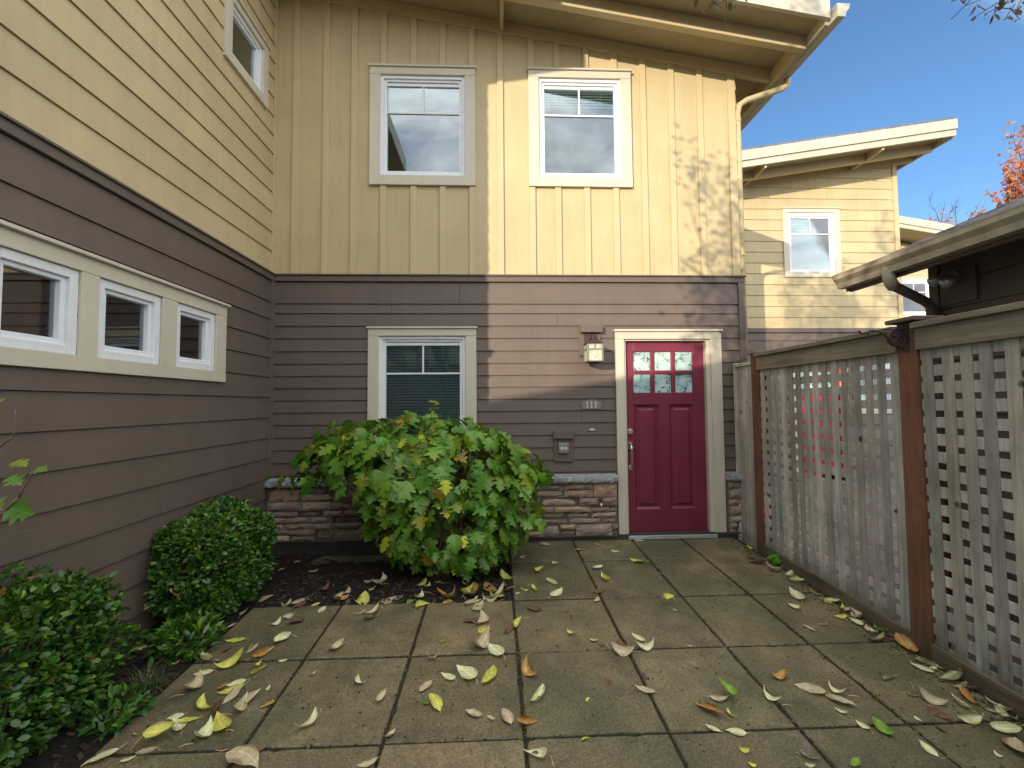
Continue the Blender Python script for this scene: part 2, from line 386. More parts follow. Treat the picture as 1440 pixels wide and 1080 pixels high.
# ---------------------------------------------------------------- window builder
def window(fr, par, u0, u1, z0, z1, tw=.11, tt=.095, tb=.103, grid='top', blind=None, name='window', trim=True, room=1.4, dn=.0, cap=True, bl=None, frw=.033):
    fr2 = fr
    a0, a1, b0, b1 = u0 + tw, u1 - tw, z0 + tb, z1 - tt        # vinyl outer
    mb = MB(); e = .004
    w = frw
    for (p, q, r, s) in ((a0 - e, a0 + w, b0 - e, b1 + e), (a1 - w, a1 + e, b0 - e, b1 + e), (a0 + w, a1 - w, b0 - e, b0 + w), (a0 + w, a1 - w, b1 - w, b1 + e)):
        fr.box(mb, p, q, -.075, .013 + dn, r, s)
    root = mb.build(name, M['vinyl'], par, bevel=.004)
    if trim:
        mb = MB()
        fr.box(mb, u0, u0 + tw, -.02, .034, z0 + tb, z1 - tt); fr.box(mb, u1 - tw, u1, -.02, .034, z0 + tb, z1 - tt)
        fr.box(mb, u0, u1, -.02, .037, z0, z0 + tb); fr.box(mb, u0, u1, -.02, .037, z1 - tt, z1 - .02)
        if cap: fr.box(mb, u0 - .012, u1 + .012, -.02, .056, z1 - .02, z1)
        mb.build('trim', M['cream'], root, bevel=.003)
    c0, c1, d0, d1 = a0 + w, a1 - w, b0 + w, b1 - w
    mb = MB(); w2 = .03
    tp = .062 if grid == 'top' else .03
    for (p, q, r, s) in ((c0, c0 + w2, d0, d1), (c1 - w2, c1, d0, d1), (c0 + w2, c1 - w2, d0, d0 + w2)):
        fr.box(mb, p, q, -.07, -.006 + dn, r, s)
    fr.box(mb, c0 + w2, c1 - w2, -.07, -.004 + dn, d1 - .024, d1)
    if grid == 'top': fr.box(mb, c0 + w2, c1 - w2, -.07, -.016 + dn, d1 - tp, d1 - .030)
    mb.build('sash', M['vinyl'], root, bevel=.003)
    g0, g1, h0, h1 = c0 + w2, c1 - w2, d0 + w2, d1 - (tp if grid == 'top' else .024)
    mb = MB(); fr.box(mb, g0 - .005, g1 + .005, -.034, -.030, h0 - .005, h1 + .005); mb.build('pane', M['glass'], root)
    if grid == 'top':
        mb = MB(); zm = h1 - (h1 - h0) * .31; um = (g0 + g1) / 2
        fr.box(mb, g0, g1, -.029, -.020, zm - .009, zm + .009); fr.box(mb, um - .009, um + .009, -.029, -.021, zm + .009, h1)
        mb.build('muntin', M['vinyl'], root)
    # interior: reveal and a dim room
    mb = MB()
    r0, r1, s0, s1 = g0 - .35, g1 + .35, h0 - .5, h1 + .35
    P = fr.P; n0, n1 = -.09, -.09 - room
    mb.add([P(r0, n1, s0), P(r1, n1, s0), P(r1, n1, s1), P(r0, n1, s1)], [(0, 1, 2, 3)])
    mb.add([P(r0, n0, s0), P(r1, n0, s0), P(r1, n0, s1), P(r0, n0, s1), P(r0, n1, s0), P(r1, n1, s0), P(r1, n1, s1), P(r0, n1, s1)],
           [(0, 1, 5, 4), (1, 2, 6, 5), (2, 3, 7, 6), (3, 0, 4, 7)])
    # inner wall around the opening
    for (p, q, r, s) in ((r0, g0 - .02, s0, s1), (g1 + .02, r1, s0, s1), (g0 - .02, g1 + .02, s0, h0 - .02), (g0 - .02, g1 + .02, h1 + .02, s1)):
        fr.box(mb, p, q, -.095, -.078, r, s)
    mb.build('interior', M['inside'], root, recalc=False)
    if blind:
        mb = MB(); zb = h0 if blind == 'full' else h1 - (h1 - h0) * blind
        n = int((h1 - zb) / .030)
        for i in range(n):
            z = h1 - .015 - i * .030
            q = [fr.P(g0 - .01, -.052, z - .011), fr.P(g1 + .01, -.052, z - .011), fr.P(g1 + .01, -.070, z + .012), fr.P(g0 - .01, -.070, z + .012)]
            mb.hexa(q + [v + V((0, 0, .002)) for v in q])
        for uu in (g0 + (g1 - g0) * .18, g0 + (g1 - g0) * .5, g0 + (g1 - g0) * .82):
            fr.box(mb, uu - .003, uu + .003, -.050, -.048, zb, h1)
        mb.build('blind', M['blind'], root)
    return root
def hole(w, tw=.11, tt=.095, tb=.103):
    return (w[0] + tw - .03, w[1] - tw + .03, w[2] + tb - .03, w[3] - tt + .03)

# ---------------------------------------------------------------- front house
H1 = thing('town_house', 'middle house front with board and batten above brown clapboards, red entrance door and stone base', 'house', (0, 0, 0))
F1 = Fr((0, 0, 0), (1, 0, 0), (0, -1, 0))
XL, XR = -2.27, 2.65
fb = lambda u: 5.375 - .16 * u
WU1 = (-1.293, -.188, 3.682, 4.967); WU2 = (.376, 1.481, 3.684, 4.969); WL = (-1.293, -.188, .905, 2.193)
DOOR = (1.26, 2.387, -.02, 2.16)
zs = [.563, .69, .815, .942, 1.068, 1.195, 1.32, 1.443, 1.567, 1.69, 1.815, 1.943, 2.075, 2.205, 2.335, 2.435, 2.662]
holes = [hole(WL), (DOOR[0] + .06, DOOR[1] - .06, -.1, 2.10)]
lap_wall(F1, XL, 2.60, zs, holes, joints=((-.36, 15), (-1.06, 14), (.66, 13), (.9, 5), (-1.7, 8), (1.05, 11), (-1.85, 4)), seed=3).build('clapboard_siding', M['brown'], H1)
mb = MB(); F1.box(mb, XL, XR + .015, -.03, .030, 2.664, 2.722); F1.box(mb, XL, XR + .028, -.03, .046, 2.722, 2.738)
mb.build('belt_board', M['browntrim'], H1, bevel=.003)
mb = MB(); F1.box(mb, 2.597, XR + .012, -.09, .028, -.05, 2.6635); mb.build('corner_board', M['browntrim'], H1, bevel=.003); mb = MB(); F1.box(mb, XL + .002, XL + .032, -.02, .026, .66, 2.6635); mb.build('corner_board', M['browntrim'], H1, bevel=.003)
# board and batten
mb = MB(); hs = [hole(WU1), hole(WU2)]
br = sorted({XL, XR - .03} | {h[0] for h in hs} | {h[1] for h in hs})
for a, b in zip(br, br[1:]):
    m_ = (a + b) / 2; H = [h for h in hs if h[0] < m_ < h[1]]
    if H:
        F1.quad(mb, [(a, 2.739), (b, 2.739), (b, H[0][2]), (a, H[0][2])], -.02, 0)
        F1.quad(mb, [(a, H[0][3]), (b, H[0][3]), (b, fb(b) + .1), (a, fb(a) + .1)], -.02, 0)
    else: F1.quad(mb, [(a, 2.739), (b, 2.739), (b, fb(b) + .1), (a, fb(a) + .1)], -.02, 0)
mb.build('panel_siding', M['yellow'], H1)
mb = MB()
for c_ in (-2.054, -1.746, -1.455, -1.151, -.837, -.533, -.224, .075, .411, .686, .995, 1.306, 1.617, 1.926, 2.24):
    a, b = c_ - .032, c_ + .032
    spans = [(2.739, None)]
    for w in (WU1, WU2):
        if w[0] - .03 < c_ < w[1] + .03: spans = [(2.739, w[2] - .001), (w[3] + .012, None)]
    for z0, z1 in spans:
        if z1: F1.quad(mb, [(a, z0), (b, z0), (b, z1), (a, z1)], -.002, .020, (1.02,) * 3)
        else: F1.quad(mb, [(a, z0), (b, z0), (b, fb(b) + .02), (a, fb(a) + .02)], -.002, .020, (1.02,) * 3)
F1.quad(mb, [(2.55, 2.739), (XR - .02, 2.739), (XR - .02, fb(XR) + .02), (2.55, fb(2.55) + .02)], -.05, .022)
F1.quad(mb, [(XL + .001, 2.739), (XL + .035, 2.739), (XL + .035, 5.5), (XL + .001, 5.5)], -.002, .018)
mb.build('batten', M['yellowtrim'], H1, bevel=.002)
mb = MB(); F1.quad(mb, [(XL, fb(XL)), (3.06, fb(3.06)), (3.06, fb(3.06) + .128), (XL, fb(XL) + .128)], -.02, .030)
mb.build('frieze_board', M['yellowtrim'], H1, bevel=.003)
window(F1, H1, *WU1, grid='top', blind=None, room=1.0)
window(F1, H1, *WU2, grid='top', blind=.2, room=1.2)
window(F1, H1, *WL, grid='top', blind='full', room=.8)
# front roof
so = lambda x: 5.506 - .16 * x
RB = 8.6
def sheet(mb, x0, x1, f, t0, t1, y0, y1):
    mb.hexa([(x0, y0, f(x0) + t0), (x1, y0, f(x1) + t0), (x1, y1, f(x1) + t0), (x0, y1, f(x0) + t0),
             (x0, y0, f(x0) + t1), (x1, y0, f(x1) + t1), (x1, y1, f(x1) + t1), (x0, y1, f(x0) + t1)])
mb = MB(); sheet(mb, XL - .3, 3.10, so, 0, .04, -.72, RB); roof1 = mb.build('roof', M['soffit'], H1)
mb = MB(); sheet(mb, XL - .3, 3.16, so, .21, .30, -.80, RB + .05); mb.build('roof_covering', M['shingle'], roof1)
mb = MB(); sheet(mb, XL - .3, 3.125, so, -.07, .12, -.760, -.722); sheet(mb, XL - .3, 3.135, so, .124, .29, -.790, -.735)
mb.build('rake_fascia', M['fascia'], roof1, bevel=.003)
mb = MB(); mb.box((3.10, -.721, 4.90), (3.135, RB, 5.10)); mb.build('eave_fascia', M['fascia'], roof1, bevel=.003)
for y0 in (-.44,):
    mb = MB(); sheet(mb, XL - .3, 3.098, so, -.135, -.002, y0 - .035, y0 + .035); mb.build('rafter', M['yellowtrim'], roof1, bevel=.003)
for i in range(7):
    y0 = .9 + i * 1.2
    mb = MB(); sheet(mb, XR + .02, 3.098, so, -.15, -.002, y0 - .035, y0 + .035); mb.build('rafter', M['yellowtrim'], roof1)
mb = MB(); mb.box((3.03, -.40, so(3.03) - .15), (3.07, RB, so(3.07) - .004)); mb.build('sub_fascia', M['yellowtrim'], roof1)
mb = MB(); mb.box((.075, -.72, so(.1) - .115), (.113, -.0315, so(.1) - .003)); mb.build('outlooker', M['yellowtrim'], roof1)
def gutter(mb, x, s, y0, y1, zt, w=.12, h=.125):
    # k-style trough; s = direction (+1 outward to +x)
    prof = [(0, zt), (0, zt - h), (s * w * .62, zt - h), (s * w * .72, zt - h * .62), (s * w * .97, zt - h * .34), (s * w, zt - h * .10), (s * w * 1.04, zt), (s * w * .95, zt),
            (s * w * .9, zt - h * .10), (s * w * .62, zt - h * .6), (s * w * .55, zt - h * .93), (s * .004, zt - h * .93), (s * .004, zt)]
    mb.prism([(x + a, y0, z) for a, z in prof], (0, y1 - y0, 0))
    for y in (y0, y1):
        mb.prism([(x + a, y - .002, z) for a, z in prof[:7]], (0, .004, 0))
mb = MB(); gutter(mb, 3.137, 1, -.82, RB, 5.02); mb.build('gutter', M['fascia'], roof1)
mb = MB()
def rpipe(mb, pts, w=.06, h=.045, tint=(1, 1, 1)):
    mb.tube(pts, [w / 2] * len(pts), 10, tint)
rpipe(mb, [(3.19, -.06, 4.90), (3.19, -.06, 4.83), (3.14, -.05, 4.79), (2.78, .02, 4.70), (2.71, .04, 4.66), (2.69, .05, 4.57), (2.69, .05, -.05)], .065)
mb.tube([(2.69, .05, 4.50), (2.69, .05, 4.47)], .037, 10); mb.tube([(2.69, .05, 3.0), (2.69, .05, 2.97)], .037, 10)
mb.build('downspout', M['yellowtrim'], H1, smooth=True)
# side and back walls
FS = Fr((XR, 0, 0), (0, 1, 0), (1, 0, 0))
lap_wall(FS, .02, RB - .5, [-.2 + i * .2 for i in range(15)], seed=9).build('side_siding', M['brown'], H1)
lap_wall(FS, .02, RB - .5, [2.62 + i * .2 for i in range(13)], seed=10).build('side_siding', M['yellow'], H1)
mb = MB(); mb.box((-8, RB - .5, -.3), (XR, RB - .35, 5.2)); mb.build('back_wall', M['yellow'], H1)
mb = MB(); mb.box((XL - .05, .02, 2.60), (XR - .03, RB - .5, 2.66)); mb.build('floor_slab', M['inside'], H1)
# stone base
rs = random.Random(5)
mb = MB()
def stones(mb, u0, u1, z0, z1):
    z = z0
    while z < z1 - .03:
        h = rs.choice((.06, .075, .09, .10, .115)); h = min(h, z1 - z)
        if z1 - z - h < .035: h = z1 - z
        u = u0 - rs.uniform(0, .15)
        while u < u1:
            w = rs.uniform(.16, .44); a, b = max(u, u0), min(u + w, u1)
            if b - a > .03:
                subs = [(z, z + h)] if h < .10 or rs.random() < .6 else [(z, z + h / 2 - .001), (z + h / 2 + .001, z + h)]
                for (p, q) in subs:
                    n = rs.uniform(.070, .115); g = .0035
                    nx, nz = 6, 3
                    c = rs.choice(((1, 1, 1), (.85, .84, .85), (1.15, 1.06, .96), (1.08, .94, .85), (.93, .93, .95), (1.15, 1.12, 1.08), (.78, .76, .76)))
                    k = rs.uniform(.85, 1.1); c = tuple(k * x for x in c)
                    vs = []; fs = []
                    tl = rs.uniform(-.012, .012)
                    for j in range(nz + 1):
                        for i in range(nx + 1):
                            fu, fz = i / nx, j / nz
                            edge = min(min(fu, 1 - fu) * (b - a), min(fz, 1 - fz) * (q - p))
                            rn = (0 if edge < 1e-6 else 1)
                            ju = 0 if i in (0, nx) else rs.uniform(-.006, .006)
                            jz = rs.uniform(-.004, .004) if rn == 0 else rs.uniform(-.006, .006)
                            vs.append(F1.P(a + g + (b - a - 2 * g) * fu + ju, n - (.014 + rs.uniform(0, .008)) * (1 - rn) + rs.uniform(-.006, .006) * rn + tl * (fz - .5), p + g + (q - p - 2 * g) * fz + jz))
                    for j in range(nz):
                        for i in range(nx):
                            s_ = j * (nx + 1) + i; fs.append((s_, s_ + 1, s_ + nx + 2, s_ + nx + 1))
                    ring = [i for i in range(nx + 1)] + [(j) * (nx + 1) + nx for j in range(1, nz + 1)] + [nz * (nx + 1) + i for i in range(nx - 1, -1, -1)] + [j * (nx + 1) for j in range(nz - 1, 0, -1)]
                    m0 = len(vs)
                    for r_ in ring:
                        v = vs[r_]; vs.append(V((v.x, -.01, v.z)))
                    L_ = len(ring)
                    for i in range(L_): fs.append((ring[i], ring[(i + 1) % L_], m0 + (i + 1) % L_, m0 + i))
                    mb.add(vs, fs, c)
            u += w
        z += h
stones(mb, XL + .02, 1.238, .055, .585); mb.build('stone_veneer', M['stone'], H1)
mb = MB(); stones(mb, 2.40, 2.655, .055, .585); mb.build('stone_veneer', M['stone'], H1)
mb = MB(); F1.box(mb, XL + .01, 1.24, -.02, .066, .04, .585); F1.box(mb, 2.395, 2.665, -.02, .066, .04, .585); mb.build('mortar_bed', flat('mortar', (.13, .11, .095), .9), H1)
mb = MB()
def cap(mb, u0, u1):
    n = max(2, int((u1 - u0) / .03)); vs = []
    for i in range(n + 1):
        u = u0 + (u1 - u0) * i / n
        vs += [F1.P(u, -.01, .588), F1.P(u, .128 + rs.uniform(-.006, .004), .590 + rs.uniform(0, .006)), F1.P(u, .138 + rs.uniform(-.008, .004), .615), F1.P(u, .132 + rs.uniform(-.008, .006), .645), F1.P(u, -.01, .668)]
    fs = []
    for i in range(n):
        for k in range(5): fs.append((i * 5 + k, i * 5 + (k + 1) % 5, (i + 1) * 5 + (k + 1) % 5, (i + 1) * 5 + k))
    fs += [(0, 1, 2, 3, 4), tuple(n * 5 + k for k in range(5))]
    mb.add(vs, fs)
for a, b in ((XL + .01, -1.5), (-1.495, -.8), (-.795, -.1), (-.095, .6), (.605, 1.245)): cap(mb, a, b)
mb.build('stone_cap', M['cap'], H1); mb = MB(); cap(mb, 2.395, 2.675); mb.build('stone_cap', M['cap'], H1)
mb = MB(); F1.box(mb, -8, 2.66, -.1, .052, -.5, .052); mb.build('foundation', M['found'], H1)
# entrance door
mb = MB(); u0, u1, zt = DOOR[0], DOOR[1], 2.16
F1.box(mb, u0, u0 + .092, -.03, .150 - .11, .0, zt - .10); F1.box(mb, u1 - .115, u1, -.03, .040, .0, zt - .10)
F1.box(mb, u0, u1, -.03, .043, zt - .10, zt - .022); F1.box(mb, u0 - .012, u1 + .012, -.03, .062, zt - .022, zt)
F1.box(mb, u0 + .09, u0 + .112, -.14, .020, .0, zt - .095); F1.box(mb, u1 - .160, u1 - .113, -.14, .020, .0, zt - .095); F1.box(mb, u0 + .112, u1 - .16, -.14, .020, zt - .118, zt - .098)
dtrim = mb.build('door_frame', M['cream'], H1, bevel=.003)
mb = MB()
FD = F1; a, b, c, d = 1.377, 2.222, .052, 2.036
N0, N1 = -.075, -.030
for (p, q, r, s) in ((a, 1.466, c, d), (2.103, b, c, d), (1.466, 2.103, 1.935, d), (1.466, 2.103, 1.372, 1.500), (1.466, 2.103, c, .285), (1.728, 1.842, .285, 1.372),
                     (1.650, 1.694, 1.500, 1.935), (1.872, 1.916, 1.500, 1.935), (1.466, 1.650, 1.697, 1.735), (1.694, 1.872, 1.697, 1.735), (1.916, 2.103, 1.697, 1.735)):
    F1.box(mb, p, q, N0, N1, r, s)
for (p, q) in ((1.466, 1.728), (1.842, 2.103)):
    r, s = .285, 1.372
    F1.box(mb, p, q, N0, N1 - .022, r, s)
    for (k0, k1, n0_, n1_) in ((.0, .018, -.030, -.046), (.036, .058, -.052, -.036)):
        o = [(p + k0, r + k0), (q - k0, r + k0), (q - k0, s - k0), (p + k0, s - k0)]; i_ = [(p + k1, r + k1), (q - k1, r + k1), (q - k1, s - k1), (p + k1, s - k1)]
        vs = [F1.P(x, n0_, z) for x, z in o] + [F1.P(x, n1_, z) for x, z in i_]
        mb.add(vs, [(j, (j + 1) % 4, 4 + (j + 1) % 4, 4 + j) for j in range(4)] + ([(4, 5, 6, 7)] if k0 > 0 else []))
door = mb.build('door', M['red'], H1, bevel=.004, recalc=True)
for (p, q) in ((1.466, 1.650), (1.694, 1.872), (1.916, 2.103)):
    for (r, s) in ((1.500, 1.697), (1.735, 1.935)):
        mb = MB(); F1.box(mb, p - .003, q + .003, -.060, -.048, r - .003, s + .003); mb.build('door_lite', M['etched'], door)
mb = MB()
mb.tube([F1.P(1.414, -.031, 1.093), F1.P(1.414, -.012, 1.093)], .031, 20); mb.tube([F1.P(1.414, -.012, 1.093), F1.P(1.414, .004, 1.093)], .020, 16)
mb.build('deadbolt', M['nickel'], door, bevel=.002)
mb = MB(); F1.box(mb, 1.387, 1.435, -.031, -.018, .905, .985); mb.tube([F1.P(1.411, -.02, .985), F1.P(1.411, -.019, .990)], .024, 16)
mb.tube([F1.P(1.411, -.012, .95), F1.P(1.411, .022, .945), F1.P(1.411, .038, .92), F1.P(1.411, .042, .85), F1.P(1.411, .034, .76), F1.P(1.411, .018, .725), F1.P(1.411, -.012, .715)], [.009, .010, .011, .012, .011, .010, .009], 12)
F1.box(mb, 1.392, 1.430, -.031, -.018, .690, .745); F1.box(mb, 1.402, 1.420, -.02, .028, .962, .970)
mb.build('handle', M['nickel'], door, bevel=.002, smooth=False)
mb = MB(); F1.box(mb, 1.352, 2.272, -.14, .075, .004, .040); mb.build('threshold', M['alu'], H1, bevel=.004)
mb = MB(); F1.box(mb, 1.372, 2.228, -.09, -.036, .040, .052); mb.build('door_sweep', M['found'], H1)

# things fixed on the front wall
def one(name, mb, mat, label, cat, **k):
    o = mb.build(name, mat, None, **{x: k[x] for x in k if x in ('bevel', 'smooth', 'recalc')})
    return tag(o, label, cat, k.get('group'), k.get('kind'))
lan = thing('wall_lantern', 'craftsman style lantern with frosted panes on a brown block left of the red door', 'lantern', (.99, -.03, 1.9))
mb = MB(); F1.box(mb, .884, 1.108, .005, .032, 1.885, 2.20); mb.build('mounting_block', M['browntrim'], lan, bevel=.003)
mb = MB(); F1.box(mb, .892, 1.118, .030, .085, 2.125, 2.20); mb.build('hood', M['browntrim'], lan, bevel=.003)
mb = MB(); F1.box(mb, .935, 1.065, .032, .040, 1.965, 2.12)
mb.tube([F1.P(.995, .04, 2.04), F1.P(.995, .10, 2.085), F1.P(.993, .16, 2.085), F1.P(.992, .195, 2.05), F1.P(.992, .195, 2.02)], .007, 8)
mb.tube([F1.P(.995, .04, 2.0), F1.P(.995, .08, 2.02), F1.P(.995, .10, 2.06)], .005, 8)
mb.build('bracket', M['iron'], lan)
cu, cn = .992, .195
mb = MB()
mb.add([F1.P(cu - .092, cn - .092, 1.985), F1.P(cu + .092, cn - .092, 1.985), F1.P(cu + .092, cn + .092, 1.985), F1.P(cu - .092, cn + .092, 1.985),
        F1.P(cu - .03, cn - .03, 2.022), F1.P(cu + .03, cn - .03, 2.022), F1.P(cu + .03, cn + .03, 2.022), F1.P(cu - .03, cn + .03, 2.022)],
       [(0, 1, 5, 4), (1, 2, 6, 5), (2, 3, 7, 6), (3, 0, 4, 7), (4, 5, 6, 7), (3, 2, 1, 0)])
mb.build('lantern_roof', M['iron'], lan, bevel=.003)
mb = MB(); t = .007; r_ = .074
for su in (-1, 1):
    for sn in (-1, 1): F1.box(mb, cu + su * r_ - t, cu + su * r_ + t, cn + sn * r_ - t, cn + sn * r_ + t, 1.812, 1.984)
for z in (1.806, 1.925):
    for s_ in (-1, 1):
        F1.box(mb, cu - r_ + t, cu + r_ - t, cn + s_ * r_ - t + .001, cn + s_ * r_ + t - .001, z, z + .010); F1.box(mb, cu + s_ * r_ - t + .001, cu + s_ * r_ + t - .001, cn - r_ + t, cn + r_ - t, z, z + .010)
for s_ in (-1, 1):
    F1.box(mb, cu - .004, cu + .004, cn + s_ * r_ - t + .002, cn + s_ * r_ + t - .002, 1.935, 1.984); F1.box(mb, cu + s_ * r_ - t + .002, cu + s_ * r_ + t - .002, cn - .004, cn + .004, 1.935, 1.984)
mb.build('cage', M['outlet'], lan)
mb = MB(); F1.box(mb, cu - .070, cu + .070, cn - .070, cn + .070, 1.814, 1.983); mb.build('glass_shade', M['frost'], lan)

pl = thing('house_number_plaque', 'small arched grey plaque reading 111 on the clapboards beside the door', 'number sign', (1.0, -.02, 1.33))
mb = MB(); pts = [(.899, 1.334), (1.103, 1.334), (1.103, 1.404)]
for i in range(1, 12):
    t_ = i / 12; pts.append((1.103 - .204 * t_, 1.404 + .028 * math.sin(math.pi * t_)))
pts.append((.899, 1.404))
mb.prism([F1.P(u, .012, z) for u, z in pts], (0, -.014, 0)); mb.build('plate', flat('plaque stone', (.24, .19, .185), .7), pl)
mb = MB()
for i in range(3):
    c_ = .957 + i * .045; z0 = 1.345
    one_ = [(-.013, 0), (.013, 0), (.013, .005), (.0045, .007), (.0045, .066), (0, .066), (-.013, .055), (-.013, .050), (-.0045, .053), (-.0045, .007), (-.013, .005)]
    mb.prism([F1.P(c_ + u, .025, z0 + z) for u, z in one_], (0, -.004, 0))
mb.build('digit', M['socket'], pl)
ob = thing('electrical_outlet', 'weatherproof double outlet with brown hood on the clapboards left of the door', 'outlet', (.7, -.02, .8))
mb = MB(); F1.box(mb, .603, .808, .004, .030, .795, 1.03); mb.build('mounting_block', M['browntrim'], ob, bevel=.003)
mb = MB(); F1.box(mb, .598, .812, .004, .062, 1.031, 1.112); mb.build('hood', M['browntrim'], ob, bevel=.004)
mb = MB(); F1.box(mb, .645, .758, .030, .060, .880, .992); mb.build('cover', M['outlet'], ob, bevel=.014)
for c_ in (.682, .722):
    mb = MB(); mb.tube([F1.P(c_, .060, .935), F1.P(c_, .066, .935)], .016, 16); mb.build('socket', M['socket'], ob)
db = thing('doorbell', 'small oval doorbell button with brass rim on the clapboards under the number', 'doorbell', (1.0, -.02, 1.12))
mb = MB(); c_ = (1.003, 1.120)
ring = [(c_[0] + .037 * math.cos(a), c_[1] + .014 * math.sin(a)) for a in [2 * math.pi * i / 24 for i in range(24)]]
mb.prism([F1.P(u, .008, z) for u, z in ring], (0, -.016, 0)); mb.build('rim', flat('brass', (.45, .33, .18), .4, .7), db)
mb = MB(); ring = [(c_[0] + .030 * math.cos(a), c_[1] + .0105 * math.sin(a)) for a in [2 * math.pi * i / 24 for i in range(24)]]
mb.prism([F1.P(u, .02, z) for u, z in ring], (0, -.008, 0)); mb.build('button', M['socket'], db)
hb = thing('hose_tap', 'metal hose tap sticking out of the stacked stone between shrub and door', 'tap', (1.05, -.1, .4))
mb = MB(); mb.tube([F1.P(1.05, .05, .395), F1.P(1.05, .15, .395), F1.P(1.05, .175, .385), F1.P(1.05, .18, .36)], [.012, .012, .014, .015], 10); mb.build('spout', M['nickel'], hb, smooth=True)
mb = MB(); mb.tube([F1.P(1.05, .135, .395), F1.P(1.05, .150, .43)], .006, 8); mb.tube([F1.P(1.05, .150, .428), F1.P(1.05, .156, .440)], .026, 12); mb.build('handle', M['iron'], hb)

# ---------------------------------------------------------------- left wing
H0 = thing('town_house', 'left wing of pale yellow and brown clapboards with a row of small low windows', 'house', (XL, -1.5, 0))
F0 = Fr((XL, 0, 0), (0, -1, 0), (1, 0, 0))
WY = 3.15
zb_ = [-.15, .085, .28, .475, .672, .872, 1.072, 1.276, 1.478, 1.68, 1.875, 2.07, 2.266, 2.44, 2.662]
zy_ = [2.739, 2.962, 3.16, 3.367, 3.573, 3.773, 3.977, 4.173, 4.37, 4.566, 4.762, 4.935, 5.13, 5.33, 5.53, 5.73, 5.93]
# strip of windows
sc_ = lambda v: 1.3955 + (v - 1.3955) * 1.0225
ys = lambda y: -(-4.508 + (y + 4.508) * 1.0225)
ST = (.80, 3.04, sc_(1.586), sc_(2.222))
wins = [(.935, 1.36), (1.505, 1.965), (2.085, 2.50), (2.62, 2.95)]
zw0, zw1 = sc_(1.672), sc_(2.112)
hl = [(a - .005, b + .005, zw0 - .005, zw1 + .005) for a, b in wins]
SM = (.215, .895, sc_(4.27), sc_(4.885))
lap_wall(F0, .0, WY, zb_, hl, joints=((2.0, 1),), seed=21).build('clapboard_siding', M['brown'], H0)
lap_wall(F0, .0, WY, zy_, [hole(SM, .09, .08, .085)], seed=22).build('clapboard_siding', M['yellow'], H0)
mb = MB(); F0.box(mb, .034, WY + .02, -.03, .030, 2.664, 2.722); F0.box(mb, .045, WY + .04, -.03, .046, 2.722, 2.738); mb.build('belt_board', M['browntrim'], H0, bevel=.003)
mb = MB(); F0.box(mb, .029, .055, -.01, .027, .67, 2.6635); mb.build('corner_board', M['browntrim'], H0, bevel=.003)
mb = MB(); F0.box(mb, .022, .052, -.01, .027, 2.739, 5.9); mb.build('corner_board', M['yellowtrim'], H0, bevel=.003)
mb = MB(); F0.box(mb, ST[0], ST[1], -.02, .034, ST[2], zw0 - .006); F0.box(mb, ST[0], ST[1], -.02, .034, zw1 + .006, ST[3] - .02)
F0.box(mb, ST[0] - .012, ST[1] + .012, -.02, .060, ST[3] - .02, ST[3])
us = [ST[0]] + [x for w in wins for x in (w[0] - .006, w[1] + .006)] + [ST[1]]
for i in range(0, len(us), 2): F0.box(mb, us[i], us[i + 1], -.02, .032, zw0 - .006, zw1 + .006)
mb.build('window_surround', M['cream'], H0, bevel=.003)
for a, b in wins:
    window(F0, H0, a, b, zw0, zw1, tw=0, tt=0, tb=0, grid=None, trim=False, room=1.0, frw=.045, dn=.004)
window(F0, H0, *SM, tw=.09, tt=.08, tb=.085, grid=None, room=.9)
F0b = Fr((0, -WY, 0), (1, 0, 0), (0, -1, 0))
lap_wall(F0b, -9, XL, zb_, seed=31).build('end_siding', M['brown'], H0)
lap_wall(F0b, -9, XL, zy_, seed=32).build('end_siding', M['yellow'], H0)
mb = MB(); mb.box((-9.1, -WY, -.4), (-9, 8.1, 5.3)); mb.box((-9, 8.1, -.4), (-2.3, 8.2, 5.3)); mb.build('back_wall', M['yellow'], H0)
wu = lambda x: 5.95 + .165 * (x + 1.72)
mb = MB(); sheet(mb, -9.4, -1.72, wu, 0, .28, -3.9, -.95); sheet(mb, -9.4, XL - .32, wu, 0, .28, -.949, 8.6); mb.build('roof', M['fascia'], H0)

# ---------------------------------------------------------------- house behind the fence
H2 = thing('town_house', 'yellow house behind the fence with roof rising to the right', 'house', (6, 3.5, 0))
F2 = Fr((0, 3.5, 0), (1, 0, 0), (0, -1, 0))
fb2 = lambda u: 5.49 + .164 * (u - 4.79)
W2 = (5.535, 6.66, 3.765, 5.115); W2L = (6.80, 7.62, 1.15, 2.28)
D2 = (5.55, 6.68, 0, 2.20)
XA, XB = 3.7, 7.83
lap_wall(F2, XA, XB - .07, [-.25 + .2 * i for i in range(15)] + [2.70], [hole(W2L, .08, .08, .08), (D2[0] + .05, D2[1] - .05, -.3, 2.15)], seed=41).build('clapboard_siding', M['brown'], H2)
lap_wall(F2, XA, XB - .07, [2.785 + .2095 * i for i in range(17)], [hole(W2)], top=lambda u: fb2(u) + .05, seed=42).build('clapboard_siding', M['yellow'], H2)
mb = MB(); F2.box(mb, XA, XB, -.03, .034, 2.702, 2.784); mb.build('belt_board', M['browntrim'], H2, bevel=.003)
mb = MB(); F2.box(mb, XB - .072, XB + .02, -.09, .030, 2.785, fb2(XB) + .05); mb.build('corner_board', M['yellowtrim'], H2, bevel=.003)
mb = MB(); F2.quad(mb, [(XA - .5, fb2(XA - .5)), (8.2, fb2(8.2)), (8.2, fb2(8.2) + .128), (XA - .5, fb2(XA - .5) + .128)], -.02, .028); mb.build('frieze_board', M['yellowtrim'], H2)
window(F2, H2, *W2, grid='top', blind=.33, room=1.2)
